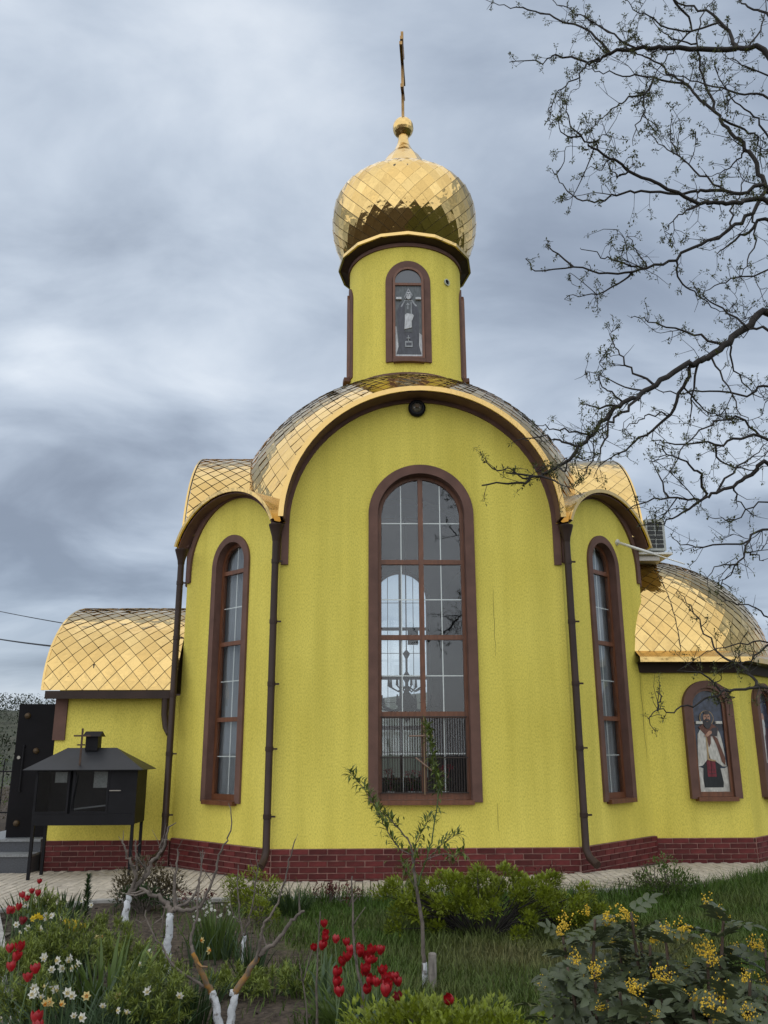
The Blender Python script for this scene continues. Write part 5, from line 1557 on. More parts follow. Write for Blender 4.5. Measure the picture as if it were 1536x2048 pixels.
# ------------------------------------------------------------------ the big bare tree reaching in from the right
TX, TY = 4.3, -4.9
r_ = random.Random(77)
e_ = empty('locust_tree', (TX, TY, -.05), 'large budding tree leaning in from the right with dark bare branches', 'tree')
mb = MB(); trunk_pts = limb(mb, [(TX, TY, -.15), (TX + .05, TY, 1.2), (TX - .05, TY + .1, 3.0), (TX + .05, TY, 5.0), (TX, TY + .1, 7.2), (TX - .1, TY, 9.5)], .19, .06, 12, .01, r_); child(smooth_by_angle(mb.build('trunk', BARKD), 60), e_)
LIMBS = [
 (1, 5.6, .034, [(1545, 118), (1485, 97), (1470, 90), (1455, 64), (1421, 30), (1372, 9), (1320, -8)], .6),
 (0, 0, .026, [(1476, 96), (1376, 96), (1316, 96), (1275, 99), (1222, 103), (1200, 118), (1170, 122), (1110, 109), (1084, 122), (1020, 122)], .7),
 (0, 0, .013, [(1219, 99), (1181, 67), (1114, 34), (1057, 19), (1009, 11), (972, 2)], .4),
 (0, 0, .010, [(1200, 116), (1177, 126), (1162, 146), (1132, 169), (1106, 202), (1097, 232), (1100, 262)], -.3),
 (0, 0, .010, [(1267, 99), (1225, 70), (1190, 45), (1150, 25), (1110, 5), (1085, -12)], .3),
 (1, 4.9, .026, [(1545, 395), (1515, 330), (1492, 296), (1462, 266), (1436, 232), (1421, 195), (1406, 150), (1395, 86), (1402, 37), (1430, -4)], .3),
 (0, 0, .014, [(1431, 225), (1391, 191), (1365, 165), (1305, 156), (1260, 150), (1207, 146), (1177, 139), (1150, 128)], .6),
 (0, 0, .011, [(1380, 180), (1345, 150), (1309, 124), (1275, 108), (1240, 80), (1200, 52), (1160, 40)], .3),
 (0, 0, .012, [(1305, 158), (1295, 185), (1260, 196), (1230, 215), (1200, 240), (1175, 268)], -.3),
 (0, 0, .008, [(1290, 190), (1285, 220), (1300, 250), (1320, 272)], .2), (0, 0, .008, [(1285, 218), (1275, 250), (1265, 290)], -.2),
 (0, 0, .012, [(1440, 240), (1490, 262), (1515, 275), (1520, 310), (1530, 345)], .4),
 (1, 4.6, .024, [(1545, 413), (1481, 405), (1436, 405), (1402, 403), (1335, 379), (1271, 345), (1230, 322), (1185, 296), (1162, 277), (1140, 244), (1125, 202)], -.5),
 (1, 4.7, .020, [(1545, 379), (1481, 388), (1410, 379), (1384, 386), (1297, 384), (1245, 386), (1200, 403), (1155, 396), (1125, 371), (1106, 341)], .5),
 (0, 0, .010, [(1447, 386), (1402, 349), (1357, 311), (1316, 285), (1297, 262)], .3), (0, 0, .008, [(1357, 312), (1342, 280), (1343, 225)], .2),
 (0, 0, .009, [(1262, 342), (1240, 352), (1225, 340), (1205, 312)], .2), (0, 0, .008, [(1150, 279), (1128, 268), (1117, 240)], -.1),
 (1, 4.5, .022, [(1545, 392), (1504, 427), (1459, 461), (1402, 491), (1339, 521), (1282, 540), (1215, 547), (1147, 532), (1072, 540), (1056, 516)], -.3),
 (0, 0, .009, [(1275, 541), (1222, 577), (1170, 589), (1129, 594)], .2), (0, 0, .009, [(1140, 530), (1106, 502), (1093, 480)], .1), (0, 0, .009, [(1275, 537), (1230, 521), (1200, 514), (1159, 491)], -.2),
 (0, 0, .007, [(1290, 535), (1272, 500), (1255, 468)], .1), (0, 0, .010, [(1459, 465), (1465, 420), (1485, 370), (1500, 330)], .3),
 (1, 4.3, .026, [(1545, 446), (1500, 461), (1459, 487), (1434, 508)], .2),
 (0, 0, .009, [(1350, 525), (1365, 565), (1395, 590), (1430, 615), (1470, 625)], .3), (0, 0, .009, [(1545, 538), (1480, 555), (1430, 570), (1405, 590)], -.2),
 (1, 3.6, .036, [(1545, 630), (1499, 650), (1456, 683), (1421, 709), (1394, 724), (1359, 736), (1312, 767), (1270, 794), (1231, 817), (1192, 856), (1161, 891), (1126, 926), (1095, 945), (1068, 953), (1029, 967), (964, 969)], -.6),
 (0, 0, .008, [(1068, 951), (1018, 945), (979, 934), (962, 920)], .1),
 (0, 0, .013, [(1278, 790), (1250, 821), (1219, 848), (1204, 895), (1173, 934), (1150, 973)], -.4),
 (0, 0, .017, [(1380, 732), (1363, 775), (1340, 833), (1289, 868), (1250, 899), (1212, 922), (1190, 950)], .5),
 (0, 0, .012, [(1394, 728), (1382, 794), (1380, 848)], .2),
 (1, 3.7, .017, [(1545, 668), (1499, 655), (1441, 616), (1406, 596), (1380, 560)], .4),
 (0, 0, .012, [(1448, 687), (1386, 668), (1336, 654), (1289, 639), (1262, 634)], .3),
 (1, 3.3, .014, [(1545, 776), (1495, 790), (1421, 782), (1355, 790), (1309, 780), (1275, 792)], .5),
 (0, 0, .011, [(1312, 768), (1270, 745), (1245, 715), (1228, 690), (1224, 664)], .2), (0, 0, .009, [(1245, 800), (1225, 785), (1200, 765), (1196, 755)], -.2),
 (0, 0, .011, [(1230, 818), (1190, 815), (1160, 805)], .1), (0, 0, .011, [(1161, 893), (1120, 880), (1080, 872), (1022, 884)], .2), (0, 0, .009, [(1180, 868), (1140, 862), (1100, 856), (1072, 848)], -.2),
 (1, 3.0, .017, [(1545, 884), (1479, 877), (1429, 889), (1367, 887), (1313, 879), (1307, 852)], -.4),
 (0, 0, .010, [(1429, 889), (1440, 920), (1500, 940), (1545, 930)], .2), (0, 0, .010, [(1545, 840), (1470, 835), (1420, 850), (1380, 880), (1350, 930), (1325, 965)], -.5),
 (1, 2.8, .022, [(1545, 928), (1503, 949), (1464, 972), (1425, 988), (1402, 1000), (1340, 996), (1281, 1007), (1252, 1021)], .3),
 (0, 0, .011, [(1413, 996), (1367, 1027), (1328, 1046), (1301, 1054)], .2), (0, 0, .012, [(1406, 992), (1402, 949), (1367, 926), (1328, 899), (1305, 880)], -.4),
 (0, 0, .010, [(1430, 988), (1475, 935), (1510, 910), (1535, 880)], .2), (0, 0, .009, [(1340, 996), (1320, 960), (1300, 920)], .2),
 (1, 2.4, .014, [(1545, 1062), (1499, 1081), (1475, 1124), (1437, 1132), (1406, 1159)], -.3), (0, 0, .008, [(1499, 1079), (1406, 1093), (1367, 1091), (1340, 1073)], .3), (0, 0, .008, [(1490, 1100), (1510, 1110), (1530, 1125)], .1), (0, 0, .007, [(1475, 1124), (1460, 1150), (1440, 1172)], .1),
 (1, 2.6, .010, [(1545, 1003), (1483, 1031), (1444, 1038), (1413, 1031)], .2),
 (1, 1.7, .014, [(1545, 1376), (1479, 1380), (1440, 1385), (1396, 1408), (1353, 1416), (1317, 1423), (1298, 1440)], -.4),
 (0, 0, .012, [(1530, 1369), (1497, 1347), (1447, 1311), (1407, 1264), (1382, 1217), (1354, 1182)], .5), (0, 0, .009, [(1440, 1384), (1407, 1347), (1353, 1340)], -.1),
 (1, 1.9, .010, [(1545, 1285), (1479, 1289), (1425, 1300), (1380, 1320)], .2), (1, 2.1, .010, [(1545, 1240), (1508, 1213), (1461, 1203), (1430, 1187)], -.3), (0, 0, .008, [(1317, 1423), (1318, 1400), (1326, 1382)], .1),
 (0, 0, .008, [(1545, 1330), (1500, 1320), (1460, 1330), (1420, 1345)], .1), (0, 0, .008, [(1500, 1350), (1480, 1325), (1470, 1300)], .1),
]
LIMBS += [
 (1, 5.9, .020, [(1545, 46), (1505, 20), (1478, 0), (1460, -20)], .3), (1, 5.2, .014, [(1545, 204), (1490, 190), (1430, 174), (1380, 158), (1333, 149), (1290, 128)], .5),
 (1, 5.1, .013, [(1545, 285), (1510, 234), (1470, 202), (1440, 160), (1425, 120)], -.3), (0, 0, .012, [(1340, 2), (1381, 48), (1355, 90), (1333, 121), (1300, 160), (1284, 186)], .4),
 (0, 0, .011, [(1440, 45), (1365, 62), (1310, 40), (1270, 18), (1250, -8)], -.4), (0, 0, .009, [(1400, 90), (1350, 80), (1320, 60), (1300, 30)], .2),
 (0, 0, .009, [(1545, 150), (1500, 140), (1470, 120), (1445, 118)], .2), (0, 0, .010, [(1500, 95), (1520, 60), (1530, 20), (1528, -8)], .2),
 (0, 0, .009, [(1492, 296), (1470, 330), (1440, 345), (1412, 352)], .2), (0, 0, .009, [(1402, 403), (1370, 425), (1345, 440), (1330, 462)], .2),
 (0, 0, .009, [(1504, 427), (1510, 480), (1495, 530), (1470, 560)], -.3), (0, 0, .009, [(1456, 683), (1470, 740), (1500, 780), (1530, 800)], .3),
 (0, 0, .009, [(1421, 709), (1445, 760), (1480, 820), (1500, 860)], -.3), (0, 0, .008, [(1340, 833), (1300, 830), (1270, 845), (1245, 870)], .2),
 (0, 0, .008, [(1363, 775), (1400, 810), (1440, 830), (1475, 838)], .2), (0, 0, .008, [(1464, 972), (1480, 1010), (1510, 1030)], .2)]
tw = MB(); bud = MB(); ends = []
prev = None
for li, (root, ztr, r0, line, dy) in enumerate(LIMBS):
    d0 = r_.uniform(-.35, .35)
    if root:
        Yb = TY + d0
        pts = pix(line, Yb, dy)
        st = [Vector((TX - .05, TY, ztr)), Vector((TX, TY, ztr)).lerp(pts[0], .55) + Vector((0, 0, .08))]
        pts = st + pts
        bases = pts
        store = spline([tuple(p) for p in pts], 4)
    else:
        # start on the nearest point (in the picture) of what is already there
        best = None
        for P_ in ALLP:
            q = proj(P_)
            dd = math.hypot(q[0] - line[0][0], q[1] - line[0][1])
            if best is None or dd < best[0]: best = (dd, P_)
        pts = pix(line, best[1].y, dy)
        pts = [best[1]] + pts[1:]
    if li == 0: ALLP = []
    mb = MB(); sm = limb(mb, pts, r0 * 1.15, max(.0028, r0 * .18), 7, .011, r_)
    child(smooth_by_angle(mb.build('limb', BARKD), 60), e_)
    ALLP += sm
    # secondary branches
    cur = list(sm)
    for i in range(max(1, int(len(sm) * .12))):
        k = r_.randrange(max(1, len(cur) // 6), len(cur)); p = cur[k]
        if not (900 < proj(p)[0] < 1640): continue
        d = (cur[k] - cur[k - 1]).normalized(); q = (d * .8 + rvec(r_, .0) * .8).normalized(); l = r_.uniform(.22, .62)
        c1 = p + q * l * .35 + rvec(r_) * .04; c2 = p + q * l * .7 + rvec(r_) * .07 + Vector((0, 0, .03)); c3 = p + q * l + rvec(r_) * .09 + Vector((0, 0, .05))
        e3 = proj(c3); lx = [a for a, b in line]; ly = [b for a, b in line]
        if e3[0] < min(lx) - 5 or e3[1] > max(ly) + 40 or e3[1] < min(ly) - 60: continue
        s2 = [Vector(t) for t in spline([tuple(p), tuple(c1), tuple(c2), tuple(c3)], 3)]
        rr = max(.0045, r0 * .28); tw.tube(s2, [rr - (rr - .0022) * a / (len(s2) - 1) for a in range(len(s2))], 5, cap=False)
        sm += s2; ends.append((s2[-2], s2[-1]))
    # side twigs
    vis = [p for p in sm if -40 < proj(p)[0] < 1640]
    for i in range(int(len(vis) * .65)):
        k = r_.randrange(len(sm)); p = sm[k]
        if not (-40 < proj(p)[0] < 1640): continue
        d = (sm[min(k + 1, len(sm) - 1)] - sm[k - 1]).normalized() if k else Vector((-1, 0, 0))
        q = (d * .55 + rvec(r_, -.05) * .9).normalized(); l = r_.uniform(.06, .34) * r_.uniform(.5, 1)
        a = p + q * l * .5 + rvec(r_) * l * .12; b2 = p + q * l + rvec(r_) * l * .15
        if proj(b2)[0] < min(a_ for a_, b_ in line) - 12: continue
        rr = .0034 * r_.uniform(.7, 1.2)
        tw.tube([p, a, b2], [rr, rr * .8, rr * .45], 4, cap=False); ends.append((a, b2))
        if r_.random() < .5:
            l2 = l * r_.uniform(.3, .6); c = a + (q + rvec(r_) * .9).normalized() * l2; tw.tube([a, c], [rr * .7, rr * .4], 4, cap=False); ends.append((a, c))
    ends.append((sm[-2], sm[-1]))
# tufts of opening buds on the twigs
for a, b2 in ends:
    if r_.random() < .22: continue
    for t in ([1.0] if r_.random() < .5 else [.55, 1.0]):
        p = a.lerp(b2, t)
        for i in range(r_.randrange(5, 16)):
            v = rvec(r_, .1); leaf(bud, p + v * r_.uniform(0, .022), v, Vector((0, 0, 1)), r_.uniform(.014, .036), r_.uniform(.007, .015), .3)
        if r_.random() < .12: leaf(bud, p, Vector((r_.gauss(0, .2), r_.gauss(0, .2), -1)), Vector((1, 0, 0)), .04, .011, .1)
child(tw.build('twigs', BARKD), e_)['kind'] = 'stuff'
child(bud.build('crown', G_BUD), e_)['kind'] = 'stuff'

# ------------------------------------------------------------------ mahonia, right foreground
def mahonia_leaf(seed):
    r_ = random.Random(seed); mb = MB()
    def leaflet(p, d, L, W):
        d = d.normalized(); s = d.cross(Vector((0, 0, 1))).normalized(); n = s.cross(d)
        prof = [(0, .05), (.15, .75), (.22, .6), (.38, 1.0), (.45, .82), (.62, .9), (.68, .7), (.84, .5), (1.0, .02)]
        o = len(mb.v)
        for t, w in prof:
            c = p + d * (L * t) - n * (L * .22 * t * t)
            k = r_.uniform(.85, 1.1)
            mb.v += [tuple(c - s * W * w * .5 * k + n * W * .16 * w), tuple(c), tuple(c + s * W * w * .5 * k + n * W * .16 * w)]
        for i in range(len(prof) - 1):
            q = o + 3 * i
            for f_ in ((q, q + 1, q + 4, q + 3), (q + 1, q + 2, q + 5, q + 4)): mb.f.append(f_); mb.mi.append(0)
    n = 3
    Lr = .135
    for i in range(n):
        t = (i + .6) / n; c = Vector((Lr * t, 0, -.02 * t * t))
        for sg in (-1, 1): leaflet(c, Vector((.45, sg * 1, .12)), .076 * r_.uniform(.85, 1.15), .046)
    leaflet(Vector((Lr, 0, -.02)), Vector((1, 0, -.1)), .082, .050)
    o = len(mb.v); mb.tube([(0, 0, 0), (Lr * .5, 0, -.005), (Lr, 0, -.02)], .0018, 4, cap=False)
    ob = mb.build('leaf', G_MAH, smooth=True); me = ob.data; bpy.data.objects.remove(ob); return me
ML = [mahonia_leaf(i) for i in range(4)]
def raceme(seed):
    r_ = random.Random(seed); mb = MB()
    for k in range(7):
        a = r_.uniform(0, 2 * PI); tip = Vector((.030 * math.cos(a), .030 * math.sin(a), r_.uniform(.03, .075)))
        for i in range(9):
            p = tip * ((i + 1) / 9) + rvec(r_) * .010; s = r_.uniform(.0022, .0046)
            vs = [p + Vector(v) * s for v in ((1, 0, 0), (-1, 0, 0), (0, 1, 0), (0, -1, 0), (0, 0, 1.3), (0, 0, -1))]
            mb.add(vs, [(0, 2, 4), (2, 1, 4), (1, 3, 4), (3, 0, 4), (2, 0, 5), (1, 2, 5), (3, 1, 5), (0, 3, 5)])
    ob = mb.build('flower_cluster', mat('mahonia_flower', (.55, .36, .018), .6, island=.35)); me = ob.data; bpy.data.objects.remove(ob); return me
RC = [raceme(i) for i in range(4)]
def mahonia(label, stems, seed):
    r_ = random.Random(seed)
    bx = sum(s[0].x for s in stems) / len(stems); by = sum(s[0].y for s in stems) / len(stems)
    z0 = -.03
    e_ = empty('mahonia_bush', (bx, by, z0), label, 'shrub')
    st = MB()
    for top, nfl in stems:
        base = Vector((bx + (top.x - bx) * .45, by + (top.y - by) * .5, z0)); mid = base.lerp(top, .55) + Vector((r_.gauss(0, .03), r_.gauss(0, .03), 0))
        pts = [Vector(p) for p in spline([tuple(base), tuple(mid), tuple(top)], 8)]
        st.tube(pts, [.011 - .006 * i / (len(pts) - 1) for i in range(len(pts))], 6)
        H = top.z
        nl = int(8 + H * 19)
        for i in range(nl):
            t = .30 + .70 * (i / (nl - 1)) ** .8; k = min(len(pts) - 1, int(t * (len(pts) - 1)))
            p = pts[k]; a = i * 2.4 + r_.gauss(0, .3)
            o = bpy.data.objects.new('leaf', r_.choice(ML)); COL.objects.link(o); o.location = p
            o.rotation_euler = (r_.gauss(0, .3), -r_.uniform(-.2, .8) if t > .88 else -r_.uniform(-.8, .15), a); sc_ = r_.uniform(.8, 1.2) * (1.08 - .5 * max(0, t - .45) / .55); o.scale = (sc_,) * 3
            child(o, e_)
        for i in range(max(1, int(nfl * .5))):
            o = bpy.data.objects.new('flower_cluster', r_.choice(RC)); COL.objects.link(o)
            o.location = top + Vector((r_.gauss(0, .022), r_.gauss(0, .022), r_.uniform(-.02, .02) if i < 3 else r_.uniform(-.14, -.05))); o.rotation_euler = (r_.gauss(0, .45), r_.gauss(0, .45), r_.uniform(0, 6)); s_2 = r_.uniform(.65, 1.05); o.scale = (s_2,) * 3
            child(o, e_)
    child(st.build('stems', mat('mahonia_stem', (.07, .045, .03), .8), smooth=True), e_)
    return e_
def mst(lst): return [(aty(px, py, Y), n) for px, py, Y, n in lst]
mahonia('mahonia bush at the left of the right corner, with loose yellow flower spikes', mst([(1190, 1838, -8.7, 4), (1125, 1870, -8.6, 4), (1135, 1935, -8.9, 3), (1190, 1945, -8.95, 4), (1160, 1975, -8.7, 2), (1105, 1985, -8.4, 2), (1215, 2000, -9.1, 3), (1240, 1900, -8.5, 2)]), 81)
mahonia('tall mahonia bush in the middle of the right corner with bright yellow flowers', mst([(1262, 1825, -8.7, 3), (1330, 1868, -8.9, 6), (1300, 1890, -8.8, 3), (1280, 1860, -8.5, 2), (1240, 1985, -9.1, 4), (1320, 1960, -9.0, 4), (1290, 2030, -9.2, 4), (1360, 1990, -8.9, 2), (1390, 1945, -8.7, 2)]), 82)
mahonia('mahonia bush at the right edge of the picture with scattered yellow flowers', mst([(1447, 1825, -8.8, 5), (1415, 1920, -8.9, 6), (1450, 1900, -8.6, 1), (1530, 1900, -8.8, 4), (1500, 1960, -9.0, 3), (1530, 1990, -8.9, 4), (1380, 2000, -9.1, 2), (1450, 2000, -9.1, 3), (1420, 2040, -9.3, 5), (1490, 2050, -9.2, 3)]), 83)

# ------------------------------------------------------------------ candle cabinet
CX0, CX1, CY0, CY1 = -5.52, -4.08, .65, 1.22
e_ = empty('candle_cabinet', ((CX0 + CX1) / 2, (CY0 + CY1) / 2, -.05), 'black metal candle cabinet with hipped roof standing before the porch wall', 'cabinet')
def part(mb, name, m_, smooth=False): return child(mb.build(name, m_, None, smooth), e_)
mb = MB(); mb.box(CX0, CX1, CY0 + .012, CY1, .66, .685); mb.box(CX0, CX1, CY1 - .012, CY1, .685, 1.40); mb.box(CX0, CX0 + .012, CY0 + .012, CY1 - .012, .685, 1.40); mb.box(CX1 - .012, CX1, CY0 + .012, CY1 - .012, .685, 1.40); part(mb, 'body', BLACK)
mb = MB(); mb.box(CX0, CX1, CY0, CY0 + .011, .645, .80); part(mb, 'lower_panel', BLACK)
mb = MB(); mb.box(-4.47, CX1, CY0 + .0, CY0 + .011, .802, 1.40); pn = part(mb, 'side_panel', BLACK)
mb = MB(); mb.box(-4.46, -4.30, CY0 - .02, CY0 - .004, 1.105, 1.117); child(mb.build('bolt', STEEL), e_)
for x0, x1 in ((CX0, -5.03), (-4.99, -4.47)):
    mb = MB()
    for (a, b, c, d) in ((x0, x0 + .035, .802, 1.40), (x1 - .03, x1, .802, 1.40), (x0 + .035, x1 - .03, .802, .83), (x0 + .035, x1 - .03, 1.375, 1.40)): mb.box(a, b, CY0 - .008, CY0 + .012, c, d)
    part(mb, 'door_frame', BLACK)
    mb = MB(); mb.box(x0 + .035, x1 - .03, CY0 + .004, CY0 + .008, .83, 1.375); part(mb, 'pane', GLASS)
for x0, x1, z0, z1 in ((-5.25, -5.08, 1.22, 1.365), (-4.70, -4.48, 1.15, 1.37)):
    mb = MB(); mb.box(x0, x1, CY0 + .014, CY0 + .016, z0, z1); part(mb, 'paper_notice', PAPER)
mb = MB(); mb.tube([(-4.98, CY0 - .03, .85), (-4.93, CY0 - .03, 1.32)], .008, 6); part(mb, 'handle', BLACK)
mb = MB(); mb.add([(-4.96, .70, .87), (-4.5, .70, .92), (-4.5, 1.1, .90), (-4.96, 1.1, .86)], [(0, 1, 2, 3)]); mb.add([(-4.96, .70, .85), (-4.5, .70, .90), (-4.5, .70, .92), (-4.96, .70, .87)], [(0, 1, 2, 3)]); part(mb, 'sand_tray', mat('tray_metal', (.08, .08, .085), .5))
for x, y in ((CX0 + .02, CY0 + .03), (CX1 - .03, CY0 + .03), (CX0 + .02, CY1 - .03), (CX1 - .03, CY1 - .03)):
    mb = MB(); mb.box(x - .02, x + .02, y - .02, y + .02, -.09, .66); part(mb, 'leg', BLACK)
ex0, ex1, ey0, ey1 = -5.67, -3.98, .52, 1.34; ym = (ey0 + ey1) / 2; rz = 1.70
mb = MB(); mb.add([(ex0, ey0, 1.40), (ex1, ey0, 1.40), (ex1, ey1, 1.40), (ex0, ey1, 1.40), (-5.20, ym, rz), (-4.48, ym, rz), (ex0, ey0, 1.392), (ex1, ey0, 1.392), (ex1, ey1, 1.392), (ex0, ey1, 1.392)],
    [(0, 1, 5, 4), (1, 2, 5), (2, 3, 4, 5), (3, 0, 4), (0, 6, 7, 1), (1, 7, 8, 2), (2, 8, 9, 3), (3, 9, 6, 0), (9, 8, 7, 6)]); part(mb, 'roof', mat('black_roof_sheet', (.018, .019, .022), .42, spec=.3, vary=.25, vscale=3, rvary=.1))
mb = MB(); mb.box(-4.92, -4.74, ym - .09, ym + .09, 1.66, 1.87); part(mb, 'chimney', BLACK)
mb = MB(); mb.add([(-4.96, ym - .14, 1.86), (-4.70, ym - .14, 1.86), (-4.70, ym + .14, 1.86), (-4.96, ym + .14, 1.86), (-4.955, ym, 1.935), (-4.705, ym, 1.935)], [(0, 1, 5, 4), (2, 3, 4, 5), (0, 4, 3), (1, 2, 5), (3, 2, 1, 0)]); part(mb, 'chimney_cap', BLACK)
xc, yc = -4.90, .60
for args in ((xc - .013, xc + .013, yc - .006, yc + .006, 1.44, 1.97), (xc - .12, xc + .12, yc - .0045, yc + .0045, 1.855, 1.878), (xc - .06, xc + .05, yc - .005, yc + .005, 1.73, 1.75)):
    mb = MB(); mb.box(*args); part(mb, 'cross_bar', mat('rusty_steel', (.055, .030, .018), .7, vary=.4, vscale=30))

# ------------------------------------------------------------------ porch steps, open door
e_ = empty('porch_steps', (-6.3, 2.6, -.1), 'dark granite steps below the open porch door', 'steps')
mb = MB(); mb.box(-7.2, -5.73, 1.40, 5.9, -.2, .155); child(mb.build('lower_step', GRANITE), e_)
mb = MB(); mb.box(-7.23, -5.73, 1.37, 5.9, .156, .19); child(mb.build('lower_tread', GRANITE_L), e_)
mb = MB(); mb.box(-6.85, -5.73, 1.72, 5.7, .191, .335); child(mb.build('upper_step', GRANITE), e_)
mb = MB(); mb.box(-6.88, -5.73, 1.69, 5.7, .336, .37); child(mb.build('upper_tread', GRANITE_L), e_)
e_ = empty('open_door', (-5.74, 2.05, .375), 'tall black metal door standing open beside the porch', 'door')
def fd(x, d, z): 
    a = math.radians(187); return (-5.76 + x * math.cos(a) - d * math.sin(a), 2.02 + x * math.sin(a) + d * math.cos(a), z)
mb = MB(); mb.box(0, .60, -.03, .03, .375, 2.385, fd); child(mb.build('leaf', DOORM), e_)
for x, z in ((.46, 2.20), (.28, 1.66), (.46, .58)):
    mb = MB(); mb.lathe([(.001, .045), (.03, .04), (.045, .025), (.05, 0)], 16); k = mb.build('boss', BRASS, smooth=True); q = fd(x, .03, z); k.location = q; k.rotation_euler = (PI / 2, 0, math.radians(7)); child(k, e_)
mb = MB(); mb.tube([fd(.46, .07, 1.75), fd(.46, .07, 1.05)], .012, 8); mb.tube([fd(.46, .03, 1.74), fd(.46, .08, 1.74)], .016, 8); mb.tube([fd(.46, .03, 1.06), fd(.46, .08, 1.06)], .016, 8); child(mb.build('pull_bar', BLACK), e_)
mb = MB(); mb.tube([fd(.53, .03, 1.56), fd(.53, .045, 1.56)], .026, 12); child(mb.build('lock', STEEL), e_)

# ------------------------------------------------------------------ grille in front of the lowest panes, inside things
e_ = empty('window_grille', (0, .1, 1.0), 'thin vertical bar grille over the lowest panes of the great window', 'grille')
GR = mat('grille_iron', (.028, .018, .014), .6)
for i in range(34):
    x = -.585 + 1.17 * i / 33
    mb = MB(); mb.box(x - .0045, x + .0045, .098, .106, 1.08, 2.10); child(mb.build('bar', GR), e_)
for z in (1.085, 1.55, 2.10):
    mb = MB(); mb.box(-.61, .61, .092, .0975, z - .008, z + .008); child(mb.build('rail', GR), e_)
mb = MB(); mb.box(-.008, .008, .08, .0915, 1.06, 2.09); child(mb.build('centre_bar', mat('pale_wood', (.20, .13, .07), .7)), e_)
for a, b in (((-.21, .075, 1.84), (.13, .075, 1.845)), ((-.12, .075, 1.55), (.10, .075, 1.38))):
    mb = MB(); mb.tube([a, b], .011, 6); child(mb.build('lath', mat('pale_lath', (.24, .16, .12), .8)), e_)
# chandelier
e_ = empty('chandelier', (0, YD, 2.5), 'dark chandelier with candle arms hanging inside behind the great window', 'chandelier')
cx = -.05
mb = MB(); mb.tube([(cx, YD, 6.0), (cx, YD, 3.3)], .012, 6); child(mb.build('chain', BLACK), e_)
mb = MB(); mb.box(cx + .03, cx + .22, YD - .08, YD + .08, 3.55, 3.85); child(mb.build('winch_box', BLACK), e_)
mb = MB(); mb.lathe([(.01, 3.45), (.07, 3.38), (.02, 3.28), (.02, 3.05), (.08, 2.95), (.03, 2.85), (.03, 2.7), (.12, 2.6), (.16, 2.5), (.10, 2.38), (.03, 2.3), (.06, 2.2), (.001, 2.12)], 14, (cx, YD, 0)); child(mb.build('body', BLACK, smooth=True), e_)
for tier, (r, z, n) in enumerate(((.34, 2.78, 8), (.62, 2.42, 12))):
    for k in range(n):
        a = 2 * PI * k / n + .2; c, s = math.cos(a), math.sin(a)
        mb = MB(); mb.tube([(cx + .03 * c, YD + .03 * s, z), (cx + r * .5 * c, YD + r * .5 * s, z - .09), (cx + r * c, YD + r * s, z)], .013, 6)
        mb.tube([(cx + r * c, YD + r * s, z), (cx + r * c, YD + r * s, z + .18)], [.03, .014], 6); child(mb.build('arm', BLACK), e_)
# geraniums on the inner sill
RF_ = mat('geranium_red', (.30, .010, .035), .6)
mb = MB(); mb.box(-.60, .60, .26, .50, .90, .985); child_sill = P(mb, 'inner_sill', WHITEP)
for i, x in enumerate((-.46, -.16, -.02, .30)):
    r_ = random.Random(700 + i); lab = ['red geranium inside the great window at the far left of the sill', 'red geranium inside the great window, second from the left', 'red geranium inside the great window beside the middle post', 'red geranium inside the great window on the right'][i]
    e_ = empty('geranium', (x, .38, .985), lab, 'potted plant')
    mb = MB(); mb.lathe([(.001, .986), (.05, .986), (.065, 1.09), (.058, 1.09)], 14, (x, .38, 0)); child(mb.build('pot', WHITEP), e_)
    mb = MB()
    for k in range(60): leaf(mb, (x + r_.gauss(0, .05), .38 + r_.gauss(0, .03), 1.12 + .16 * r_.random()), rvec(r_, .3), Vector((0, 0, 1)), .06, .05)
    child(mb.build('leaves', G_DARK), e_)
    mb = MB()
    for q in range(2):
        c = Vector((x + r_.gauss(0, .05), .36, 1.36 + r_.gauss(0, .04)))
        mb.tube([(x, .38, 1.1), c], .004, 4)
        for k in range(40): leaf(mb, c + rvec(r_) * .035, rvec(r_), Vector((0, 0, 1)), .024, .02)
    child(mb.build('flower_head', RF_), e_)

# ------------------------------------------------------------------ fence, wires, hill and far trees
e_ = empty('iron_fence', (-10, 8, -.1), 'black iron picket fence beyond the porch at the left edge', 'fence')
r_ = random.Random(90)
for i in range(34):
    x = -15.0 + .19 * i; tall = i % 8 == 4
    mb = MB(); w = .022 if tall else .010
    mb.box(x - w, x + w, 8 - w, 8 + w, -.2, 1.66 if tall else 1.42)
    o = len(mb.v); t = 1.66 if tall else 1.42; mb.add([(x - w * 1.6, 8, t), (x, 8 - w, t), (x + w * 1.6, 8, t), (x, 8 + w, t), (x, 8, t + .10)], [(0, 1, 4), (1, 2, 4), (2, 3, 4), (3, 0, 4)])
    child(mb.build('post' if tall else 'picket', BLACK), e_)
for z in (.35, 1.22):
    mb = MB(); mb.box(-15.05, -8.6, 7.985, 8.015, z - .015, z + .015); child(mb.build('rail', BLACK), e_)
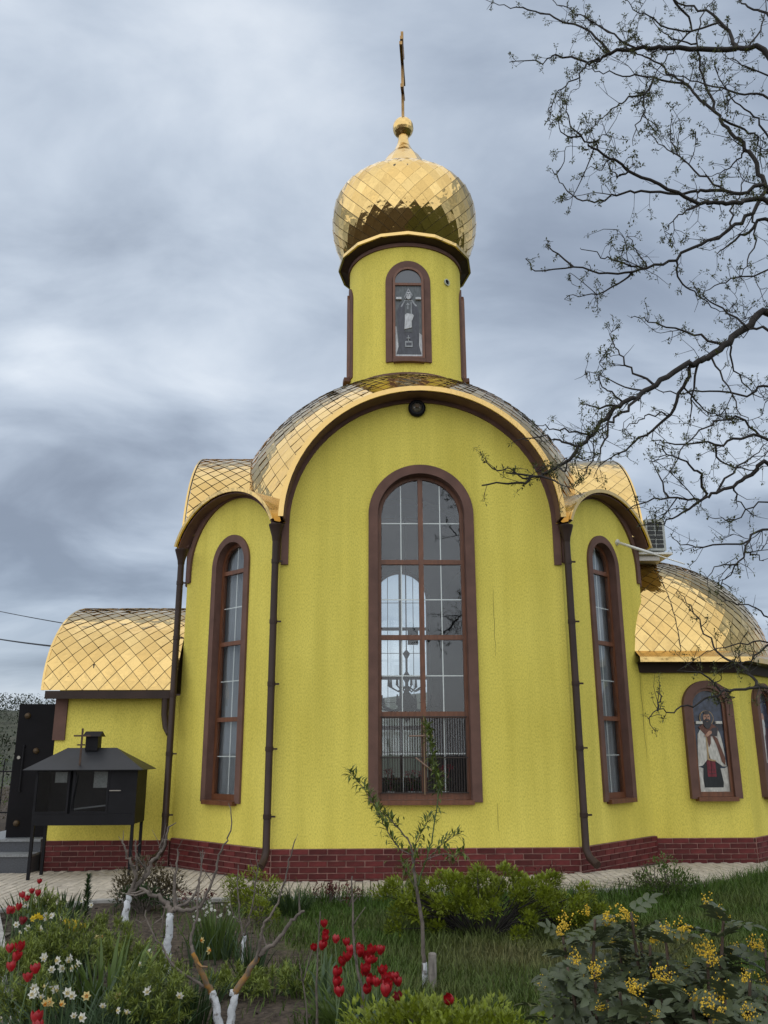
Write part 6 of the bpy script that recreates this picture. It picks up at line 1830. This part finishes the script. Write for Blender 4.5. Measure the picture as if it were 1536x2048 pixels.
# rockery bed with bare brush by the fence
x, y = -9.6, 9.5
shrub('dry_bush', 'dry brown bush behind the iron fence', 'shrub', x - .4, y, 1.2, .7, 1.0, 40, 24, .07, .03, G_TAN, BARK, 91, flat=.4, z0=-.15, spread=.25)
shrub('green_bush', 'pale green bush behind the iron fence', 'shrub', x - 1.6, y + 1.4, 1.6, .8, 1.9, 70, 40, .08, .04, G_MID, BARK, 92, flat=.4, z0=-.15, spread=.3)
for i, (pa, pb, lab) in enumerate([((-8, 1214), (158, 1250), 'thin power line running in from the left to the porch roof, upper one'), ((-8, 1270), (113, 1291), 'thick power cable running in from the left to the porch roof, lower one')]):
    b = aty(pb[0] + 8, pb[1] + 3, 3.4); a0 = aty(pa[0], pa[1], 12.0); d = a0 - b; far = b + d * 3.2
    pts = [b + (far - b) * t + Vector((0, 0, -1.2 * t * (1 - t) * (3.2 - 0))) * (.12) for t in [k / 24 for k in range(25)]]
    mb = MB(); mb.tube(pts, .010 + .008 * i, 6); o = mb.build('power_line', BLACK, smooth=True); tag(o, lab, 'cable')
# hill
mb = MB(); nx_, ny_ = 60, 26
def hill_h(x, y):
    f = max(0, min(1, (y - 34) / 70)); f = f * f * (3 - 2 * f)
    return -.2 + f * (7.0 + 1.6 * math.sin(x * .035 + 1) + 1.0 * math.sin(x * .09) + .5 * math.sin(y * .12 + x * .05))
for j in range(ny_ + 1):
    for i in range(nx_ + 1):
        x = -190 + 320 * i / nx_; y = 30 + 110 * j / ny_; mb.v.append((x, y, hill_h(x, y)))
for j in range(ny_):
    for i in range(nx_): q = j * (nx_ + 1) + i; mb.f.append((q, q + 1, q + nx_ + 2, q + nx_ + 1)); mb.mi.append(0)
o = mb.build('hill', mat('hill_scrub', (.030, .040, .018), .95, color2=(.058, .056, .036), vscale=.22, detail=8), smooth=True); o['kind'] = 'structure'
r_ = random.Random(93); mb = MB()
for k in range(260):
    x = r_.uniform(-75, -18); y = r_.uniform(40, 105); s = r_.uniform(.8, 1.6); z = hill_h(x, y)
    for i in range(110):
        v = rvec(r_); p = Vector((x, y, z + s * .7)) + Vector((v.x * s, v.y * s, v.z * s * .9)) * r_.random() ** .3
        leaf(mb, p, rvec(r_, .4), Vector((0, 0, 1)), s * .20, s * .13, .3)
tag(mb.build('wood', leafmat('far_scrub_leaf', (.024, .034, .016), trans=.1)), 'dark scrub wood covering the distant hillside', 'wood', kind='stuff')
# dark tree beyond the apse roof
p = aty(1534, 1240, 16.0)
e_ = empty('far_tree', (p.x + 2.2, 16, -.15), 'dark tree beyond the apse at the right edge', 'tree')
mb = MB(); mb.tube([(p.x + 2.2, 16, -.2), (p.x + 2.2, 16, 4)], [.22, .12], 8); child(mb.build('trunk', BARKD), e_)
mb = MB(); r_ = random.Random(94)
for k in range(26):
    c = Vector((p.x + 2.3 + r_.gauss(0, .8), 16 + r_.gauss(0, .8), p.z - 1.6 + r_.gauss(0, .8)))
    for i in range(90): leaf(mb, c + rvec(r_) * .5 * r_.random() ** .4, rvec(r_, .3), Vector((0, 0, 1)), .16, .08)
child(mb.build('crown', G_DARK), e_)['kind'] = 'stuff'
